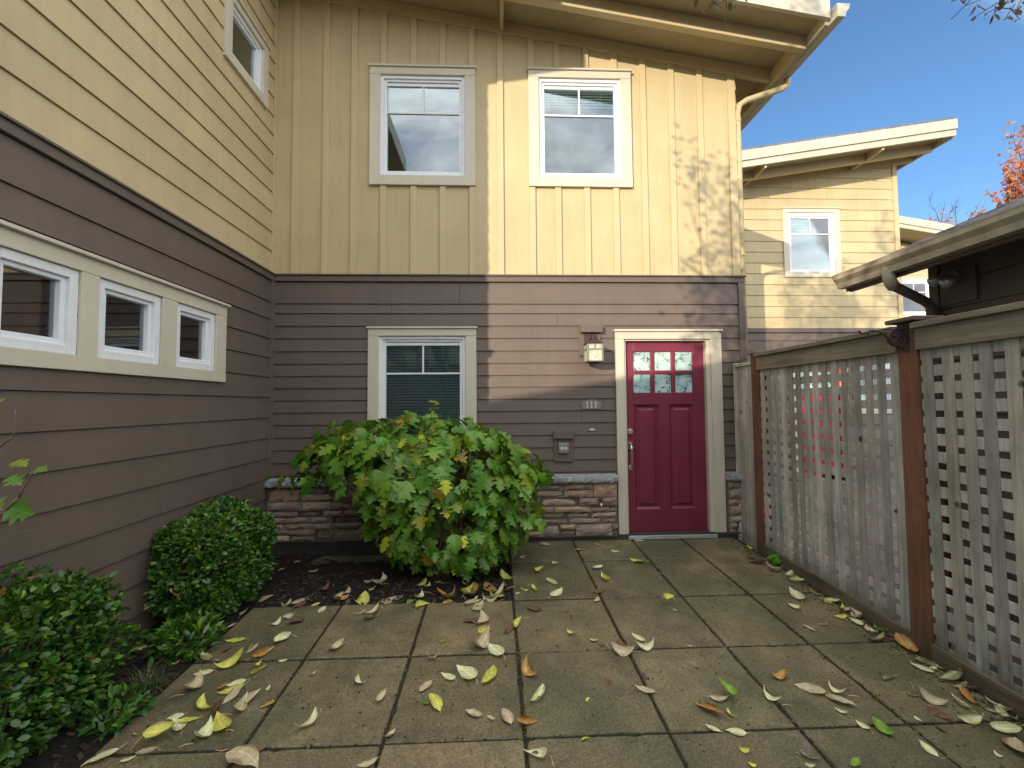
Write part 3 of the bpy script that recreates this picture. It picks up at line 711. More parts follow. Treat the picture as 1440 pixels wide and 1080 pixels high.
window(F2, H2, *W2L, tw=.08, tt=.08, tb=.08, grid='top', blind='full')
mb = MB(); F2.box(mb, D2[0], D2[0] + .11, -.03, .04, 0, 2.09); F2.box(mb, D2[1] - .11, D2[1], -.03, .04, 0, 2.09); F2.box(mb, D2[0], D2[1], -.03, .043, 2.09, 2.2); mb.build('door_frame', M['cream'], H2)
mb = MB(); F2.box(mb, 5.66, 6.57, -.09, -.03, 0, 1.55); F2.box(mb, 5.66, 5.80, -.09, -.03, 1.55, 2.09); F2.box(mb, 6.43, 6.57, -.09, -.03, 1.55, 2.09); F2.box(mb, 5.80, 6.43, -.09, -.03, 1.96, 2.09)
dd = mb.build('door', M['redplain'], H2)
mb = MB(); F2.box(mb, 5.80, 6.43, -.07, -.055, 1.55, 1.96); mb.build('door_lite', M['etched'], dd)
mb = MB(); mb.box((XA - .02, 3.53, -.3), (XA, 9, 5.1)); mb.box((XB - .02, 3.56, -.3), (XB, 9, 5.9)); mb.box((XA, 9, -.3), (XB, 9.1, 5.2)); mb.build('side_wall', M['yellow'], H2)
so2 = lambda x: fb2(x) + .13
mb = MB(); sheet(mb, 3.0, 8.22, so2, 0, .04, 2.76, 9.5); rf2 = mb.build('roof', M['soffit'], H2)
mb = MB(); sheet(mb, 2.98, 8.24, so2, -.08, .03, 2.715, 2.757); sheet(mb, 2.96, 8.25, so2, .034, .21, 2.69, 2.74); mb.build('rake_fascia', M['fascia'], rf2, bevel=.003)
mb = MB(); mb.box((8.205, 2.76, so2(8.22) - .10), (8.24, 9.5, so2(8.22) + .12)); mb.build('eave_fascia', M['fascia'], rf2)
mb = MB(); sheet(mb, 3.0, 8.20, so2, -.14, -.002, 3.10, 3.17); mb.build('rafter', M['yellowtrim'], rf2)
for x_ in (4.75, 6.9):
    mb = MB(); mb.box((x_, 2.76, so2(x_) - .12), (x_ + .04, 3.47, so2(x_) - .004)); mb.build('outlooker', M['yellowtrim'], rf2)
mb = MB(); sheet(mb, 2.98, 8.26, so2, .18, .25, 2.7, 9.6); mb.build('roof_covering', M['shingle'], rf2)

# ---------------------------------------------------------------- farther house
H3 = thing('town_house', 'farthest pale house showing between the yellow house and the dark garage', 'house', (12, 8, 0))
F3 = Fr((0, 8, 0), (1, 0, 0), (0, -1, 0))
fb3 = lambda u: 6.12 - .16 * (u - 12.3)
W3 = (12.12, 13.24, 3.9, 5.12)
lap_wall(F3, 9.2, 13.45, [-.3 + .21 * i for i in range(33)], [hole(W3)], top=lambda u: fb3(u) + .05, seed=51).build('clapboard_siding', M['yellow'], H3)
window(F3, H3, *W3, grid='top', blind=.3)
mb = MB(); mb.box((9.2, 8.03, -.3), (9.22, 14, 6.3)); mb.box((13.43, 8.03, -.3), (13.45, 14, 5.8)); mb.box((9.2, 14, -.3), (13.45, 14.1, 5.8)); mb.build('side_wall', M['yellow'], H3)
so3 = lambda x: fb3(x) + .13
mb = MB(); sheet(mb, 8.8, 13.95, so3, 0, .04, 7.25, 14.4); rf3 = mb.build('roof', M['soffit'], H3)
mb = MB(); sheet(mb, 8.8, 13.98, so3, -.06, .05, 7.20, 7.245); sheet(mb, 8.8, 14.0, so3, .054, .26, 7.17, 7.23); mb.build('rake_fascia', M['fascia'], rf3)
mb = MB(); sheet(mb, 8.8, 13.97, so3, .20, .25, 7.24, 14.4); mb.build('roof_covering', M['shingle'], rf3)

# ---------------------------------------------------------------- neighbour behind the camera (casts the slanting shade)
H4 = thing('town_house', 'brown and yellow neighbour house across the court, behind the viewer', 'house', (-4, -12, 0))
sl4 = lambda x: 3.92 + .163 * (x + 7.07)
F4 = Fr((0, -10.6, 0), (1, 0, 0), (0, 1, 0))
lap_wall(F4, -14, 4, [-.5 + .2 * i for i in range(17)], seed=61).build('clapboard_siding', M['brown'], H4)
lap_wall(F4, -14, 4, [2.72 + .2 * i for i in range(17)], top=lambda u: sl4(u) - .15, seed=62).build('clapboard_siding', M['yellow'], H4)
mb = MB(); F4.box(mb, -14, 4, -.03, .035, 2.69, 2.76); mb.build('belt_board', M['browntrim'], H4)
mb = MB(); mb.box((-14, -16, -.5), (-13.9, -10.63, 2.9)); mb.box((3.9, -16, -.5), (4, -10.63, 5.5)); mb.box((-14, -16.1, -.5), (4, -16, 2.7)); mb.build('side_wall', M['brown'], H4)
mb = MB(); sheet(mb, -14.5, 4.4, sl4, -.25, 0, -16.5, -10.0); mb.build('roof', M['fascia'], H4)
window(F4, H4, -9, -7.9, 1.0, 2.2, grid='top'); window(F4, H4, -3.2, -2.1, 2.9, 4.1, grid='top'); window(F4, H4, .5, 1.6, 3.3, 4.5, grid='top')

# ---------------------------------------------------------------- garage
G = thing('garage', 'low dark brown garage with shingled roof behind the right fence', 'garage', (4.5, -3.5, -.1))
FG = Fr((3.5, 0, 0), (0, -1, 0), (-1, 0, 0))
lap_wall(FG, 1.27, 6.3, [-.3 + .2 * i for i in range(15)], seed=71).build('clapboard_siding', M['brown'], G)
mb = MB(); FG.box(mb, 1.2, 1.272, -.09, .028, -.3, 2.55); mb.build('corner_board', M['browntrim'], G)
gr = lambda x: 2.50 + .42 * (x - 3.05) if x <= 6.2 else 2.50 + .42 * (3.15) - .42 * (x - 6.2)
mb = MB(); mb.prism([(3.49, -1.22, -.3), (8.9, -1.22, -.3), (8.9, -1.22, 2.6), (6.2, -1.22, 3.7), (3.49, -1.22, 2.55)], (0, .02, 0)); mb.build('gable_wall', M['brown'], G)
mb = MB(); mb.box((3.52, -6.3, -.3), (8.9, -6.28, 2.6)); mb.box((8.88, -6.28, -.3), (8.9, -1.22, 2.6)); mb.build('back_wall', M['brown'], G)
mb = MB()
for k in range(16):
    x0 = 3.03 + k * .2; x1 = x0 + .205
    mb.hexa([(x0, -6.5, gr(x0) - .01), (x0, -.92, gr(x0) - .01), (x1, -.92, gr(x1) - .012), (x1, -6.5, gr(x1) - .012),
             (x0, -6.5, gr(x0) + .014), (x0, -.92, gr(x0) + .014), (x1, -.92, gr(x1) + .006), (x1, -6.5, gr(x1) + .006)])
mb.hexa([(6.2, -6.5, gr(6.2) - .01), (6.2, -.92, gr(6.2) - .01), (9.3, -.92, gr(9.3)), (9.3, -6.5, gr(9.3)), (6.2, -6.5, gr(6.2) + .01), (6.2, -.92, gr(6.2) + .01), (9.3, -.92, gr(9.3) + .02), (9.3, -6.5, gr(9.3) + .02)])
groof = mb.build('roof', M['shingle'], G)
mb = MB(); sheet(mb, 3.05, 6.2, gr, -.03, -.012, -6.48, -.94); mb.build('roof_deck', M['browntrim'], groof)
mb = MB(); mb.box((3.04, -6.45, 2.33), (3.075, -.93, 2.49)); mb.build('eave_fascia', M['browntrim'], groof)
mb = MB(); sheet(mb, 3.03, 6.2, gr, -.16, -.014, -.95, -.915); mb.build('rake_board', M['browntrim'], groof)
mb = MB(); gutter(mb, 3.038, -1, -6.4, -.91, 2.472, .12, .115); mb.build('gutter', M['gutter'], groof)
mb = MB(); rpipe(mb, [(2.985, -1.37, 2.42), (2.985, -1.37, 2.33), (3.0, -1.365, 2.29), (3.04, -1.35, 2.262)], .085)
mb.build('downspout_elbow', M['gutter'], G, smooth=True)
mb = MB(); rpipe(mb, [(3.03, -1.355, 2.268), (3.36, -1.27, 2.17), (3.42, -1.26, 2.13), (3.43, -1.26, 2.0), (3.43, -1.26, -.1)], .07)
mb.build('downspout', M['browntrim'], G, smooth=True)
fl = thing('flood_light', 'small twin floodlight under the dark garage eave', 'light', (3.48, -1.4, 2.25))
mb = MB(); FG.box(mb, 1.29, 1.545, .004, .034, 2.12, 2.38); mb.build('mounting_block', M['browntrim'], fl, bevel=.003)
mb = MB(); mb.tube([(3.466, -1.40, 2.32), (3.45, -1.40, 2.32)], .05, 16); mb.build('base', M['outlet'], fl)
for y_, dz in ((-1.345, .02), (-1.435, -.02)):
    mb = MB(); mb.tube([(3.45, -1.39, 2.32), (3.43, y_, 2.32 + dz), (3.41, y_, 2.31 + dz), (3.36, y_ + .01, 2.28 + dz)], [.010, .014, .028, .042], 12); mb.build('lamp_head', M['alu'], fl, smooth=True)

# ---------------------------------------------------------------- fence
FC = thing('lattice_fence', 'weathered grey lattice fence with red brown posts along the right of the patio', 'fence', (2.52, -2, -.1))
gz = lambda y: .0398 * max(-9, min(0, y))
rf = random.Random(11)
def post(y0, top, w=.105):
    mb = MB(); mb.box((2.485, y0 - w / 2, gz(y0) - .1), (2.485 + w, y0 + w / 2, top)); p = mb.build('post', M['post'], FC, bevel=.005); return p
post(-.44, 1.855); p2 = post(-1.99, 1.865, .122); post(-3.62, 1.86)
for y_, t_ in ((-.44, 1.855), (-3.62, 1.86)):
    mb = MB(); mb.box((2.455, y_ - .082, t_), (2.62, y_ + .082, t_ + .022)); mb.build('post_cap', M['railwood'], FC, bevel=.004)
mb = MB(); mb.box((2.44, -1.99 - .095, 1.866), (2.635, -1.99 + .095, 1.892)); mb.build('post_cap', M['browntrim'], FC, bevel=.006)
def lattice(y0, y1, zt=1.70):
    mb = MB(); L_ = y1 - y0; n = round((y0 - y1) / .0985)
    st = (y0 - y1) / n
    for i in range(n):
        c_ = y0 - st * (i + .5); w = .060 + rf.uniform(-.005, .005); t = rf.uniform(.68, 1.22); t = (t * rf.uniform(.93, 1.08), t, t * rf.uniform(.90, 1.05))
        ln = rf.uniform(-.008, .008)
        b0 = gz(c_) + .075
        mb.hexa([(2.4985, c_ - w / 2, b0), (2.504, c_ - w / 2, b0), (2.504, c_ + w / 2, b0), (2.4985, c_ + w / 2, b0),
                 (2.4985, c_ - w / 2 + ln, zt), (2.504, c_ - w / 2 + ln, zt), (2.504, c_ + w / 2 + ln, zt), (2.4985, c_ + w / 2 + ln, zt)], t)
    m = int((zt - gz(y1) - .1) / .0985)
    for k in range(m + 1):
        z = zt - .035 - k * .0985; w = .061 + rf.uniform(-.004, .004); t = rf.uniform(.92, 1.22)
        dz = rf.uniform(-.003, .003)
        if z - w / 2 < gz(y1) + .02: continue
        mb.hexa([(2.5045, y0, z - w / 2), (2.514, y0, z - w / 2), (2.514, y0, z + w / 2), (2.5045, y0, z + w / 2),
                 (2.5045, y1, z - w / 2 + dz), (2.514, y1, z - w / 2 + dz), (2.514, y1, z + w / 2 + dz), (2.5045, y1, z + w / 2 + dz)], (t, t, t))
    mb.build('lattice_panel', M['greywood'], FC, bevel=.0012)
    mb = MB(); mb.box((2.474, y1 + .001, 1.692), (2.4935, y0 - .001, 1.818)); mb.build('top_rail', M['railwood'], FC, bevel=.003)
    mb = MB(); mb.box((2.445, y1 + .001, 1.819), (2.61, y0 - .001, 1.852)); mb.build('cap_rail', M['railwood'], FC, bevel=.004)
    mb = MB(); mb.hexa([(2.484, y0, gz(y0) - .05), (2.53, y0, gz(y0) - .05), (2.53, y1, gz(y1) - .05), (2.484, y1, gz(y1) - .05),
                        (2.484, y0, gz(y0) + .085), (2.53, y0, gz(y0) + .085), (2.53, y1, gz(y1) + .085), (2.484, y1, gz(y1) + .085)], (.55, .5, .42)); mb.build('base_board', M['railwood'], FC, bevel=.004)
lattice(-.495, -1.93); lattice(-2.05, -3.565)
mb = MB()
for i in range(3):
    y0 = -.085 - i * .098; t = (.85, 1.05, .9)[i]
    mb.box((2.515, y0 - .094, -.04), (2.532, y0, 1.765), (t, t, t))
mb.build('board_panel', M['greywood'], FC, bevel=.002)
mb = MB(); mb.box((2.50, -.085, -.03), (2.54, -.045, 1.80), (1.25, 1.22, 1.15)); mb.box((2.495, -.386, 1.755), (2.545, -.0865, 1.79), (1.2, 1.18, 1.1)); mb.build('panel_frame', M['greywood'], FC, bevel=.003)
hk = thing('plant_hanger', 'rusty iron plant hook with a round pressed disc screwed to the fence post', 'plant hook', (2.48, -1.99, 1.8))
mb = MB(); mb.box((2.480, -2.01, 1.69), (2.4845, -1.97, 1.865))
mb.tube([(2.48, -1.99, 1.828), (2.36, -1.99, 1.826), (2.345, -1.99, 1.822)], .0055, 8)
mb.tube([(2.47, -1.99, 1.70), (2.42, -1.99, 1.725), (2.37, -1.99, 1.775), (2.32, -1.99, 1.812), (2.27, -1.99, 1.818), (2.235, -1.99, 1.806), (2.21, -1.99, 1.800), (2.197, -1.99, 1.806), (2.193, -1.99, 1.818)], .0055, 8)
mb.tube([(2.26, -1.99, 1.818), (2.245, -1.99, 1.80), (2.25, -1.99, 1.785), (2.265, -1.99, 1.780)], .005, 8)
mb.build('bracket', M['iron'], hk)
mb = MB()
mb.tube([(2.422, -1.999, 1.775), (2.422, -1.981, 1.775)], .054, 28)
mb.tube([(2.422 + .052 * math.cos(a), -2.0, 1.775 + .052 * math.sin(a)) for a in [2 * math.pi * i / 28 for i in range(29)]], .0045, 6, caps=False)
for i in range(5):
    a = math.pi * 2 * i / 5 + .3; mb.tube([(2.422, -2.001, 1.775), (2.422 + .04 * math.cos(a), -2.002, 1.775 + .04 * math.sin(a))], .003, 6)
mb.build('disc', M['iron'], hk)

# ---------------------------------------------------------------- ground, patio, soil
def struct(name, mb, m, **k):
    o = mb.build(name, m, None, **k); return tag(o, kind='structure')
mb = MB(); ysl = [300, 40, 8, 0, -9, -40, -300]; zz = [2.0, .2, -.07, -.07, -.43, -.6, -2]
vs = []
for y, z in zip(ysl, zz): vs += [(-300, y, z - .03), (300, y, z - .03)]
mb.add(vs, [(2 * i, 2 * i + 1, 2 * i + 3, 2 * i + 2) for i in range(len(ysl) - 1)])
struct('ground', mb, M['ground'])
cx_ = [-1.745, -1.114, -.505, .1256, .781, 1.385, 1.905, 2.455]
ry_ = [-.045, -.555, -1.24, -1.87, -2.495, -3.12, -3.75, -4.38, -5.0, -5.63, -6.25, -6.9]
mb = MB(); rp = random.Random(3)
for i in range(len(cx_) - 1):
    for j in range(len(ry_) - 1):
        if j < 2 and i < 3: continue
        g = .0075
        x0, x1, y0, y1 = cx_[i] + g, cx_[i + 1] - g, ry_[j + 1] + g, ry_[j] - (g if j else 0)
        if j == 0: y0 -= 0.003
        t = rp.uniform(.84, 1.13); d = rp.uniform(-.003, .0025)
        k = .006
        zf = lambda y: gz(y) + d
        # chamfered slab with a subdivided, slightly chipped rim
        ring_o = []; n = 16
        for (ax, ay, bx, by) in ((x0, y0, x1, y0), (x1, y0, x1, y1), (x1, y1, x0, y1), (x0, y1, x0, y0)):
            for q in range(n):
                f_ = q / n; ring_o.append((ax + (bx - ax) * f_, ay + (by - ay) * f_))
        vs = []; N_ = len(ring_o); mx, my = (x0 + x1) / 2, (y0 + y1) / 2
        for (x, y) in ring_o:
            c1 = rp.uniform(0, .0025) + (.008 if rp.random() < .03 else 0)
            sx = 1 if x < mx else -1; sy = 1 if y < my else -1
            ex = abs(x - x0) < 1e-6 or abs(x - x1) < 1e-6; ey = abs(y - y0) < 1e-6 or abs(y - y1) < 1e-6
            px = x + (sx * c1 if ex else 0); py = y + (sy * c1 if ey else 0)
            vs.append((px, py, zf(y) - .05)); vs.append((px, py, zf(y) - .005 - rp.uniform(0, .002))); vs.append((px + (sx * k if ex else 0), py + (sy * k if ey else 0), zf(y)))
        fs = []
        for q in range(N_):
            q2 = (q + 1) % N_
            for l in range(2): fs.append((q * 3 + l, q2 * 3 + l, q2 * 3 + l + 1, q * 3 + l + 1))
        fs.append(tuple(q * 3 + 2 for q in range(N_)))
        mb.add(vs, fs, (t, t * rp.uniform(.985, 1.01), t * rp.uniform(.97, 1.02)))
struct('patio', mb, M['paver'])
mb = MB()
def slope_quad(mb, x0, x1, y0, y1, dz):
    mb.add([(x0, y0, gz(y0) + dz), (x1, y0, gz(y0) + dz), (x1, y1, gz(y1) + dz), (x0, y1, gz(y1) + dz)], [(0, 1, 2, 3)])
slope_quad(mb, .125, 2.485, -1.24, -.02, -.010); slope_quad(mb, -1.745, 2.485, -6.9, -1.24, -.010)
struct('path', mb, M['joint'])
rsn = random.Random(17)
from mathutils import noise as mn
def soilz(x, y):
    b = gz(y) - .02 - .085 * max(0, min(1, (y + .9) / .7))
    if x < -1.7: b += .03 * min(1, (-1.7 - x) / .2)
    return b + .018 * mn.noise(V((x * 5, y * 5, 0))) + .010 * mn.noise(V((x * 17, y * 17, 3)))
def soil_patch(mb, x0, x1, y0, y1, st=.03):
    nx = int((x1 - x0) / st); ny = int((y1 - y0) / st); vs = []
    for j in range(ny + 1):
        for i in range(nx + 1):
            x = x0 + (x1 - x0) * i / nx; y = y0 + (y1 - y0) * j / ny
            z = soilz(x, y)
            if (x > -1.78 or x0 > -1.76) and False: pass
            vs.append((x, y, z))
    mb.add(vs, [(j * (nx + 1) + i, j * (nx + 1) + i + 1, (j + 1) * (nx + 1) + i + 1, (j + 1) * (nx + 1) + i) for j in range(ny) for i in range(nx)])
mb = MB(); soil_patch(mb, XL - .02, -1.748, -4.4, 0); soil_patch(mb, -1.748, .123, -1.243, 0)
struct('garden_bed', mb, M['soil'], smooth=True)
# bark chips on the soil
mb = MB()
for i in range(2600):
    if R.random() < .62: x, y = R.uniform(-1.75, .11), R.uniform(-1.235, -.06)
    else: x, y = R.uniform(XL + .02, -1.76), R.uniform(-3.2, -.06)
    z = soilz(x, y) + R.uniform(.001, .008); a = R.uniform(0, 6.3); l = R.uniform(.006, .026); w = l * R.uniform(.2, .5); th = R.uniform(-.4, .4)
    d = V((math.cos(a), math.sin(a), th)) * l; e = V((-math.sin(a), math.cos(a), R.uniform(-.4, .4))) * w; u_ = V((0, 0, .004))
    p = V((x, y, z)); t = R.choice((.5, .8, 1, 1.4, 2.1))
    mb.hexa([p - d - e, p + d - e, p + d + e, p - d + e, p - d - e + u_, p + d - e + u_, p + d + e + u_, p - d + e + u_], (t, t * .96, t * .9))
tag(mb.build('bark_mulch', flat('mulch', (.034, .025, .018), .9), None), 'dark bark chips covering the soil of the planting bed', 'mulch', kind='stuff')

mb = MB(); xs_ = cx_[1:]; ys_ = ry_[1:]
for i in range(7000):
    q = R.random()
    if q < .3: x, y = R.choice(xs_) + R.gauss(0, .008), R.uniform(-4.3, -.05)
    elif q < .6: x, y = R.uniform(-1.74, 2.44), R.choice(ys_) + R.gauss(0, .006)
    elif q < .8: x, y = 2.47 - abs(R.gauss(0, .07)), R.uniform(-4, -.1)
    else: x, y = R.uniform(-1.74, 2.4), R.uniform(-4.3, -.1)
    if y > -1.25 and x < .14: continue
    if x < -1.74 or y < -4.4: continue
    l = R.uniform(.0015, .006) * (1.6 if q > .6 and q < .8 else 1); a = R.uniform(0, 6.3); z = gz(y) + (.0 if q > .6 else -.006)
    d_ = V((math.cos(a), math.sin(a), R.uniform(-.2, .2))) * l; e_ = V((-math.sin(a), math.cos(a), 0)) * l * R.uniform(.3, .8); p = V((x, y, z + .001)); u_ = V((0, 0, .0025))
    t = R.choice(((.3, .25, .2), (.3, .3, .15), (.5, .42, .3), (.9, .7, .45), (.5, .7, .25), (.4, .5, .2), (.3, .4, .15), (2.0, 1.8, 1.2) if R.random() < .5 else (.4, .35, .3)))
    mb.hexa([p - d_ - e_, p + d_ - e_, p + d_ + e_, p - d_ + e_, p - d_ - e_ + u_, p + d_ - e_ + u_, p + d_ + e_ + u_, p - d_ + e_ + u_], t)
tag(mb.build('leaf_crumbs', flat('crumbs', (.11, .095, .06), .9), None), 'fine crumbs of leaf, grit and moss in the joints of the paving', 'debris', kind='stuff')
# ---------------------------------------------------------------- plants
def basis(T, Nn):
    T = T.normalized(); Nn = (Nn - T * Nn.dot(T))
    if Nn.length < 1e-4: Nn = T.orthogonal()
    Nn.normalize(); B = Nn.cross(T); return T, B, Nn
OAK = [(0, 0), (.01, .10), (.04, .22), (.12, .30), (.22, .40), (.27, .36), (.32, .21), (.36, .23), (.48, .47), (.56, .52), (.60, .44), (.62, .24), (.66, .20), (.76, .30), (.80, .28), (.84, .14), (.93, .08), (1, 0)]
OVAL = [(0, 0), (.08, .13), (.22, .27), (.4, .34), (.6, .33), (.8, .2), (.92, .08), (1, 0)]
def leafy(mb, p, T, Nn, L, shape, droop, fold, tint, wid=1.0, jag=.0, pitch=0):
    T, B, Nn = basis(T, Nn); vs = []; n = len(shape); v0 = len(mb.v)
    for i, (t, w) in enumerate(shape):
        ang = droop * t
        c = p + T * (L * (math.sin(ang) / droop if abs(droop) > .01 else t)) - Nn * (L * ((1 - math.cos(ang)) / droop if abs(droop) > .01 else 0))
        nn = Nn * math.cos(ang) + T * math.sin(ang)
        wl, wr = w * wid * (1 + R.uniform(-jag, jag)), w * wid * (1 + R.uniform(-jag, jag))
        vs += [c + B * (wl * L) + nn * (fold * wl * L + R.uniform(-jag, jag) * .06 * L), c, c - B * (wr * L) + nn * (fold * wr * L + R.uniform(-jag, jag) * .06 * L)]
    fs = []
    for i in range(n - 1):
        a = i * 3
        fs += [(a, a + 3, a + 4, a + 1), (a + 1, a + 4, a + 5, a + 2)]
    mb.add(vs, fs, tint); ph = R.random()
    for i, (t, w) in enumerate(shape):
        mb.lc[v0 + 3 * i] = (t, w, ph); mb.lc[v0 + 3 * i + 1] = (t, 0.0, ph); mb.lc[v0 + 3 * i + 2] = (t, w, ph)
def stem(mb, a, b, r0, r1, bow=.1, n=5):
    a, b = V(a), V(b); off = V((R.uniform(-1, 1), R.uniform(-1, 1), R.uniform(0, .6))) * bow * (b - a).length
    pts = [a.lerp(b, i / n) + off * math.sin(math.pi * i / n) for i in range(n + 1)]
    mb.tube(pts, [r0 + (r1 - r0) * i / n for i in range(n + 1)], 6); return pts
# oakleaf shrub
SH = thing('oakleaf_shrub', 'big rounded shrub with lobed green and yellowing leaves under the lower front window', 'shrub', (-.45, -.72, -.03))
lf = MB(); st_ = MB()
def shell(c, r, zmin=-1):
    while True:
        d = V((R.gauss(0, 1), R.gauss(0, 1), R.gauss(0, 1))).normalized()
        if d.z > zmin: return d, V((c[0] + d.x * r[0], c[1] + d.y * r[1], c[2] + d.z * r[2]))
E1 = ((-.70, -.66, .82), (1.10, .48, .45)); E2 = ((-.38, -.72, .50), (.74, .44, .52))
def inside(p, e, k):
    c, r = e; return ((p.x - c[0]) / r[0]) ** 2 + ((p.y - c[1]) / r[1]) ** 2 + ((p.z - c[2]) / r[2]) ** 2 < k * k
cnt = 0
while cnt < 1300:
    e = E1 if R.random() < .58 else E2
    depth = 1 - abs(R.gauss(0, .13)) if R.random() < .7 else R.uniform(.45, .95)
    d, p = shell((0, 0, 0), (1, 1, 1), -.75 if e is E1 else -.95)
    depth *= 1 + .22 * mn.noise(V((d.x * 2.1 + 5, d.y * 2.1, d.z * 2.1))) + .12 * mn.noise(V((d.x * 5, d.y * 5 + 3, d.z * 5)))
    p = V(tuple(e[0][k] + d[k] * e[1][k] * depth for k in range(3)))
    if inside(p, E1 if e is E2 else E2, .80): continue
    if p.z < .02 or p.y > -.05: continue
    if e is E1 and d.z < -.25 and p.x < -1.1: continue
    if mn.noise(V((p.x * 3.1, p.y * 3.1 + 9, p.z * 3.1))) < -.40: continue
    if d.y > .45 and R.random() < .6: continue
    cnt += 1
    out = V((d.x, d.y, d.z * .8 + .1)).normalized()
    az = R.gauss(0, .55); out2 = Matrix.Rotation(az, 3, 'Z') @ V((out.x, out.y, 0)) if abs(out.x) + abs(out.y) > .01 else V((0, -1, 0))
    T = out2.normalized() * R.uniform(.35, .9) + V((0, 0, -R.uniform(.35, 1.2) + .5 * max(0, d.z)))
    N_ = out * .55 + V((0, -.1, R.uniform(.4, 1.0))) + V((R.gauss(0, .38), R.gauss(0, .38), R.gauss(0, .22)))
    L_ = R.choice((R.uniform(.09, .16), R.uniform(.14, .195))) * (1.0 if e is E1 else .85)
    q = R.random(); v_ = R.uniform(.78, 1.22)
    if q < .86: tint = (v_ * R.uniform(.85, 1.35), v_ * 1.08, v_ * .95)
    elif q < .94: tint = (v_ * R.uniform(1.6, 2.6), v_ * R.uniform(1.15, 1.35), v_ * .8)
    elif q < .955: tint = (v_ * 2.6, v_ * .85, v_ * .8)
    elif q < .98: tint = (v_ * 4.6, v_ * 2.2, v_ * 1.6)
    else: tint = (v_ * 5.2, v_ * 2.6, v_ * 2.2)
    if e is E1 and d.z > .45 and R.random() < .25: tint = (tint[0] * 1.5, tint[1] * 1.1, tint[2])
    p0 = p - T.normalized() * L_ * .4
    leafy(lf, p0, T, N_, L_, OAK, R.uniform(.1, 1.2), R.uniform(-.35, .45), tint, R.uniform(.85, 1.05), .16)
    if cnt % 5 == 0:
        b_ = V(e[0]) + (p0 - V(e[0])) * .55; st_.tube([p0, p0.lerp(b_, .5) + V((0, 0, -.015)), b_], [.0018, .003, .004], 5, (1.4, .9, .7))
for i in range(64):
    a = R.uniform(0, 6.28); b0 = V((-.45 + .13 * math.cos(a), -.70 + .10 * math.sin(a), -.06)); d, p = shell(E1[0], tuple(x * .88 for x in E1[1]), -.1)
    stem(st_, b0, p, .009, .003, .08, 6)
# the shoot rising before the window
stem(st_, (-.42, -.7, 1.1), (-.60, -.55, 1.43), .004, .002)
for k in range(3): leafy(lf, V((-.60 + k * .05, -.55, 1.42 - k * .03)), V((1 - k * .9, -.3, .1)), V((0, -.3, 1)), .11, OAK, .7, .1, (1.9, .95, 1.2), .8, .15)
lf.build('foliage', M['hyd'], SH, recalc=False, smooth=True); st_.build('stems', M['twig'], SH, smooth=True)

def hedge(name, label, cat, c, r, n, size, yel=.03, power=3.2, seed=1, base=None, shape=None, tw=60, upright=.0, matn='hedge', lump=.24):
    rr = random.Random(seed); base = base or (c[0], c[1], gz(c[1]) - .03)
    t0 = thing(name, label, cat, base); lf = MB(); tw_ = MB(); shp = shape or [(0, 0), (.3, .26), (.7, .26), (1, 0)]
    for i in range(n):
        while True:
            d = V((rr.uniform(-1, 1), rr.uniform(-1, 1), rr.uniform(-1, 1)))
            k = (abs(d.x) ** power + abs(d.y) ** power + abs(d.z) ** power) ** (1 / power)
            if .1 < k: break
        d /= k
        nn = mn.noise(V((d.x * 2.2 + seed, d.y * 2.2, d.z * 2.2))) * lump + mn.noise(V((d.x * 6 + seed, d.y * 6, d.z * 6))) * lump * .55
        dep = 1 + nn - abs(rr.gauss(0, .055)) - (rr.uniform(0, .35) if rr.random() < .25 else 0)
        p = V((c[0] + d.x * r[0] * dep, c[1] + d.y * r[1] * dep, c[2] + d.z * r[2] * dep))
        if p.z < gz(p.y) + .0 or p.x < XL + .03: continue
        o = V((d.x ** 3 if power > 2.5 else d.x, d.y ** 3 if power > 2.5 else d.y, d.z ** 3 if power > 2.5 else d.z)).normalized()
        T = o * .6 + V((rr.gauss(0, .6), rr.gauss(0, .6), rr.gauss(.25 + upright, .45)))
        N_ = o * .5 + V((rr.gauss(0, .5), rr.gauss(0, .5), .8))
        v_ = rr.uniform(.65, 1.35); tint = (v_, v_, v_)
        q = rr.random()
        if q < yel: tint = (v_ * 4.5, v_ * 2.2, v_ * 1.2)
        elif q < yel * 1.4: tint = (v_ * 4, v_ * 1.0, v_ * 1.0)
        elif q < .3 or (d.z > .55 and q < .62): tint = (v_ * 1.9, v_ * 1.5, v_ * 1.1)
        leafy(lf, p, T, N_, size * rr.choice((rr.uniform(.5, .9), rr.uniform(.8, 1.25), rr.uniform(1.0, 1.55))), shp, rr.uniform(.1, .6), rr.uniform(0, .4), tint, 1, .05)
    for i in range(tw):
        d = V((rr.gauss(0, 1), rr.gauss(0, 1), rr.gauss(.4, 1))).normalized()
        b_ = V((c[0] + rr.uniform(-.5, .5) * r[0], c[1] + rr.uniform(-.5, .5) * r[1], gz(c[1]) - .03)); e_ = V((c[0] + d.x * r[0] * .85, c[1] + d.y * r[1] * .85, c[2] + d.z * r[2] * .85))
        if e_.z < b_.z + .05: e_.z = b_.z + .05
        pts = [b_, b_.lerp(e_, .5) + V((rr.uniform(-.03, .03), rr.uniform(-.03, .03), .02)), e_]
        tw_.tube(pts, [.006, .004, .002], 5)
    lf.build('foliage', M[matn], t0, recalc=False, smooth=True); tw_.build('stems', M['twig'], t0, smooth=True)
    return t0
hedge('box_hedge', 'clipped dark green box bush by the corner of the left wall, the farther one', 'bush', (-2.03, -1.22, .29), (.295, .39, .34), 15000, .031, seed=2, yel=.02)
hedge('box_hedge', 'clipped dark green box bush filling the lower left corner, the nearer one', 'bush', (-2.13, -2.85, .26), (.23, .80, .36), 21000, .031, seed=5, yel=.035)
